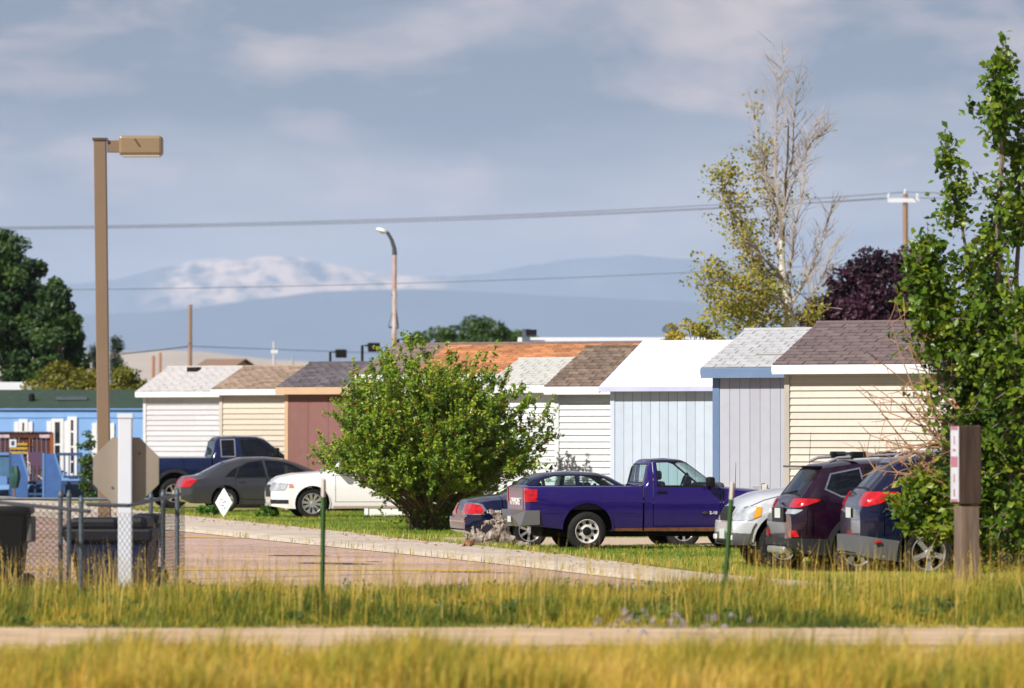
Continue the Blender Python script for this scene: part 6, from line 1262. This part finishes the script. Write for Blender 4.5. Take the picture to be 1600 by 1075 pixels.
def stalks(name, label, n, y0, y1):
    y = np.random.uniform(y0, y1, n); x = np.random.uniform(-1, 1, n) * (y * .0935); h = np.random.uniform(.45, .85, n)
    o = blades(name, x, y, Gn(x, y), h, np.full(n, .007), lm_tall, np.random.uniform(.6, 1, n), .22); tag(o, label, 'grass', kind='stuff')
def weeds():
    pos, rn = [], []
    for k in range(170):
        y = random.uniform(57.8, 69); x = random.uniform(-1, 1) * y * .093; h = random.uniform(.08, .26); t = random.random() * .5
        for j in range(46): a = random.uniform(0, 6.28); r = abs(random.gauss(0, h * .55)); pos.append((x + r * math.cos(a), y + r * math.sin(a), G(x, y) + random.uniform(.02, h))); rn.append(min(1, t + random.random() * .4))
    o = leaves('verge_weeds', np.array(pos), .07, .032, leaf_mat('verge_weed_leaf', [(0, (.03, .07, .015)), (.6, (.10, .17, .03)), (1, (.24, .25, .06))], .3), None, np.array(rn)); tag(o, 'low broad-leaved weeds among the verge grass', 'weeds', kind='stuff')
    pos, rn = [], []
    for cx, n_ in ((1000, 14), (1060, 10), (1090, 12), (965, 8), (1130, 6)):
        for j in range(n_):
            y = random.uniform(47.5, 49.5); x = PX(random.gauss(cx, 22), y); z = random.uniform(.22, .44)
            for q in range(12): pos.append((x + random.gauss(0, .012), y + random.gauss(0, .012), z + random.gauss(0, .012))); rn.append(random.random())
    o = leaves('thistle_flowers', np.array(pos), .022, .012, leaf_mat('thistle_petal', [(0, (.34, .26, .36)), (1, (.55, .46, .55))], .3), None, np.array(rn)); tag(o, 'pale mauve flower heads in the blurred foreground grass', 'flowers', kind='stuff')
    n = 520; y = np.random.uniform(58, 70, n); x = np.random.uniform(-1, 1, n) * y * .0935; h = np.random.uniform(.3, .62, n); c = np.stack([np.repeat(x, 14), np.repeat(y, 14), np.repeat(h, 14)], 1) + np.random.normal(0, 1, (n * 14, 3)) * np.array([.014, .014, .045])
    o = leaves('seed_heads', c, .022, .008, lm_tall, None, np.repeat(np.random.uniform(.55, 1, n), 14), dirs=np.array([0, 0, 2.])); tag(o, 'feathery straw seed heads above the verge grass', 'grass', kind='stuff')
    o = blades('seed_stems', x, y, Gn(x, y), h, np.full(n, .006), lm_tall, np.random.uniform(.5, .9, n), .05); tag(o, 'thin upright stems carrying the seed heads', 'grass', kind='stuff')
weeds()
stalks('seed_stalks', 'thin straw-coloured seed stalks standing above the grass', 1500, 58, 70)
def lawn():
    n = 190000; y = 72 + (150 - 72) * np.random.rand(n) ** 1.5; x0 = 3.05 - .189 * (y - 77.3); x = x0 + np.random.rand(n) ** 1.0 * np.minimum(13, (y * .095 - x0) + .5)
    ok = ~((y > 100.2) & (y < 109) & (x > 3.05 - .189 * (y - 77.3) + .9)) & (x < y * .097); x, y = x[ok], y[ok]
    pt = patch(x, y, .9, 2.5) * .5 + patch(x, y, 3.1, 1.0) * .3 + patch(x * .5, y * 1.6, 2.0, 4.0) * .2
    h = .05 + .05 * patch(x, y, 2.5, 3); near = np.clip((84 - y) / 8, 0, 1); h = h + .16 * near * np.random.rand(len(x)); rnd = np.clip(pt * .95 - .12 + .25 * near + np.random.normal(0, .14, len(x)), 0, 1)
    o = blades('lawn_grass', x, y, Gn(x, y), h, np.full(len(x), .012), lm_lawn, rnd, .5); tag(o, 'short patchy green and straw lawn grass around the cars', 'grass', kind='stuff')
lawn()
def edges():
    n = 9000; y = 71.5 + 75 * np.random.rand(n) ** 1.4; s_ = np.random.rand(n) < .06; x = np.where(s_, 2.87 - .22 * (y - 72.9), 3.05 - .189 * (y - 77.3) - .02) + np.random.normal(0, .07, n); ok = patch(x * 3, y * 3, 1.3, 2.0) > .42; x, y, s_ = x[ok], y[ok], s_[ok]
    o = blades('edge_grass', x, y, np.where(s_, .01, .08), np.random.uniform(.05, .16, len(x)), np.full(len(x), .012), lm_lawn, np.random.uniform(.2, .9, len(x)), .6); tag(o, 'ragged grass creeping over the pavement edges', 'grass', kind='stuff')
edges()
def fallen():
    n = 420; y = 74 + 60 * np.random.rand(n); x = 3.05 - .189 * (y - 77.3) - np.abs(np.random.normal(0, .6, n)); c = np.stack([x, y, np.full(n, .115)], 1)
    o = leaves('leaf_litter', c, .06, .04, leaf_mat('dry_leaf', [(0, (.16, .06, .02)), (1, (.40, .26, .10))], .1), None, up=2.5); tag(o, 'dry leaves scattered over the pavement edge', 'leaves', kind='stuff')
fallen()
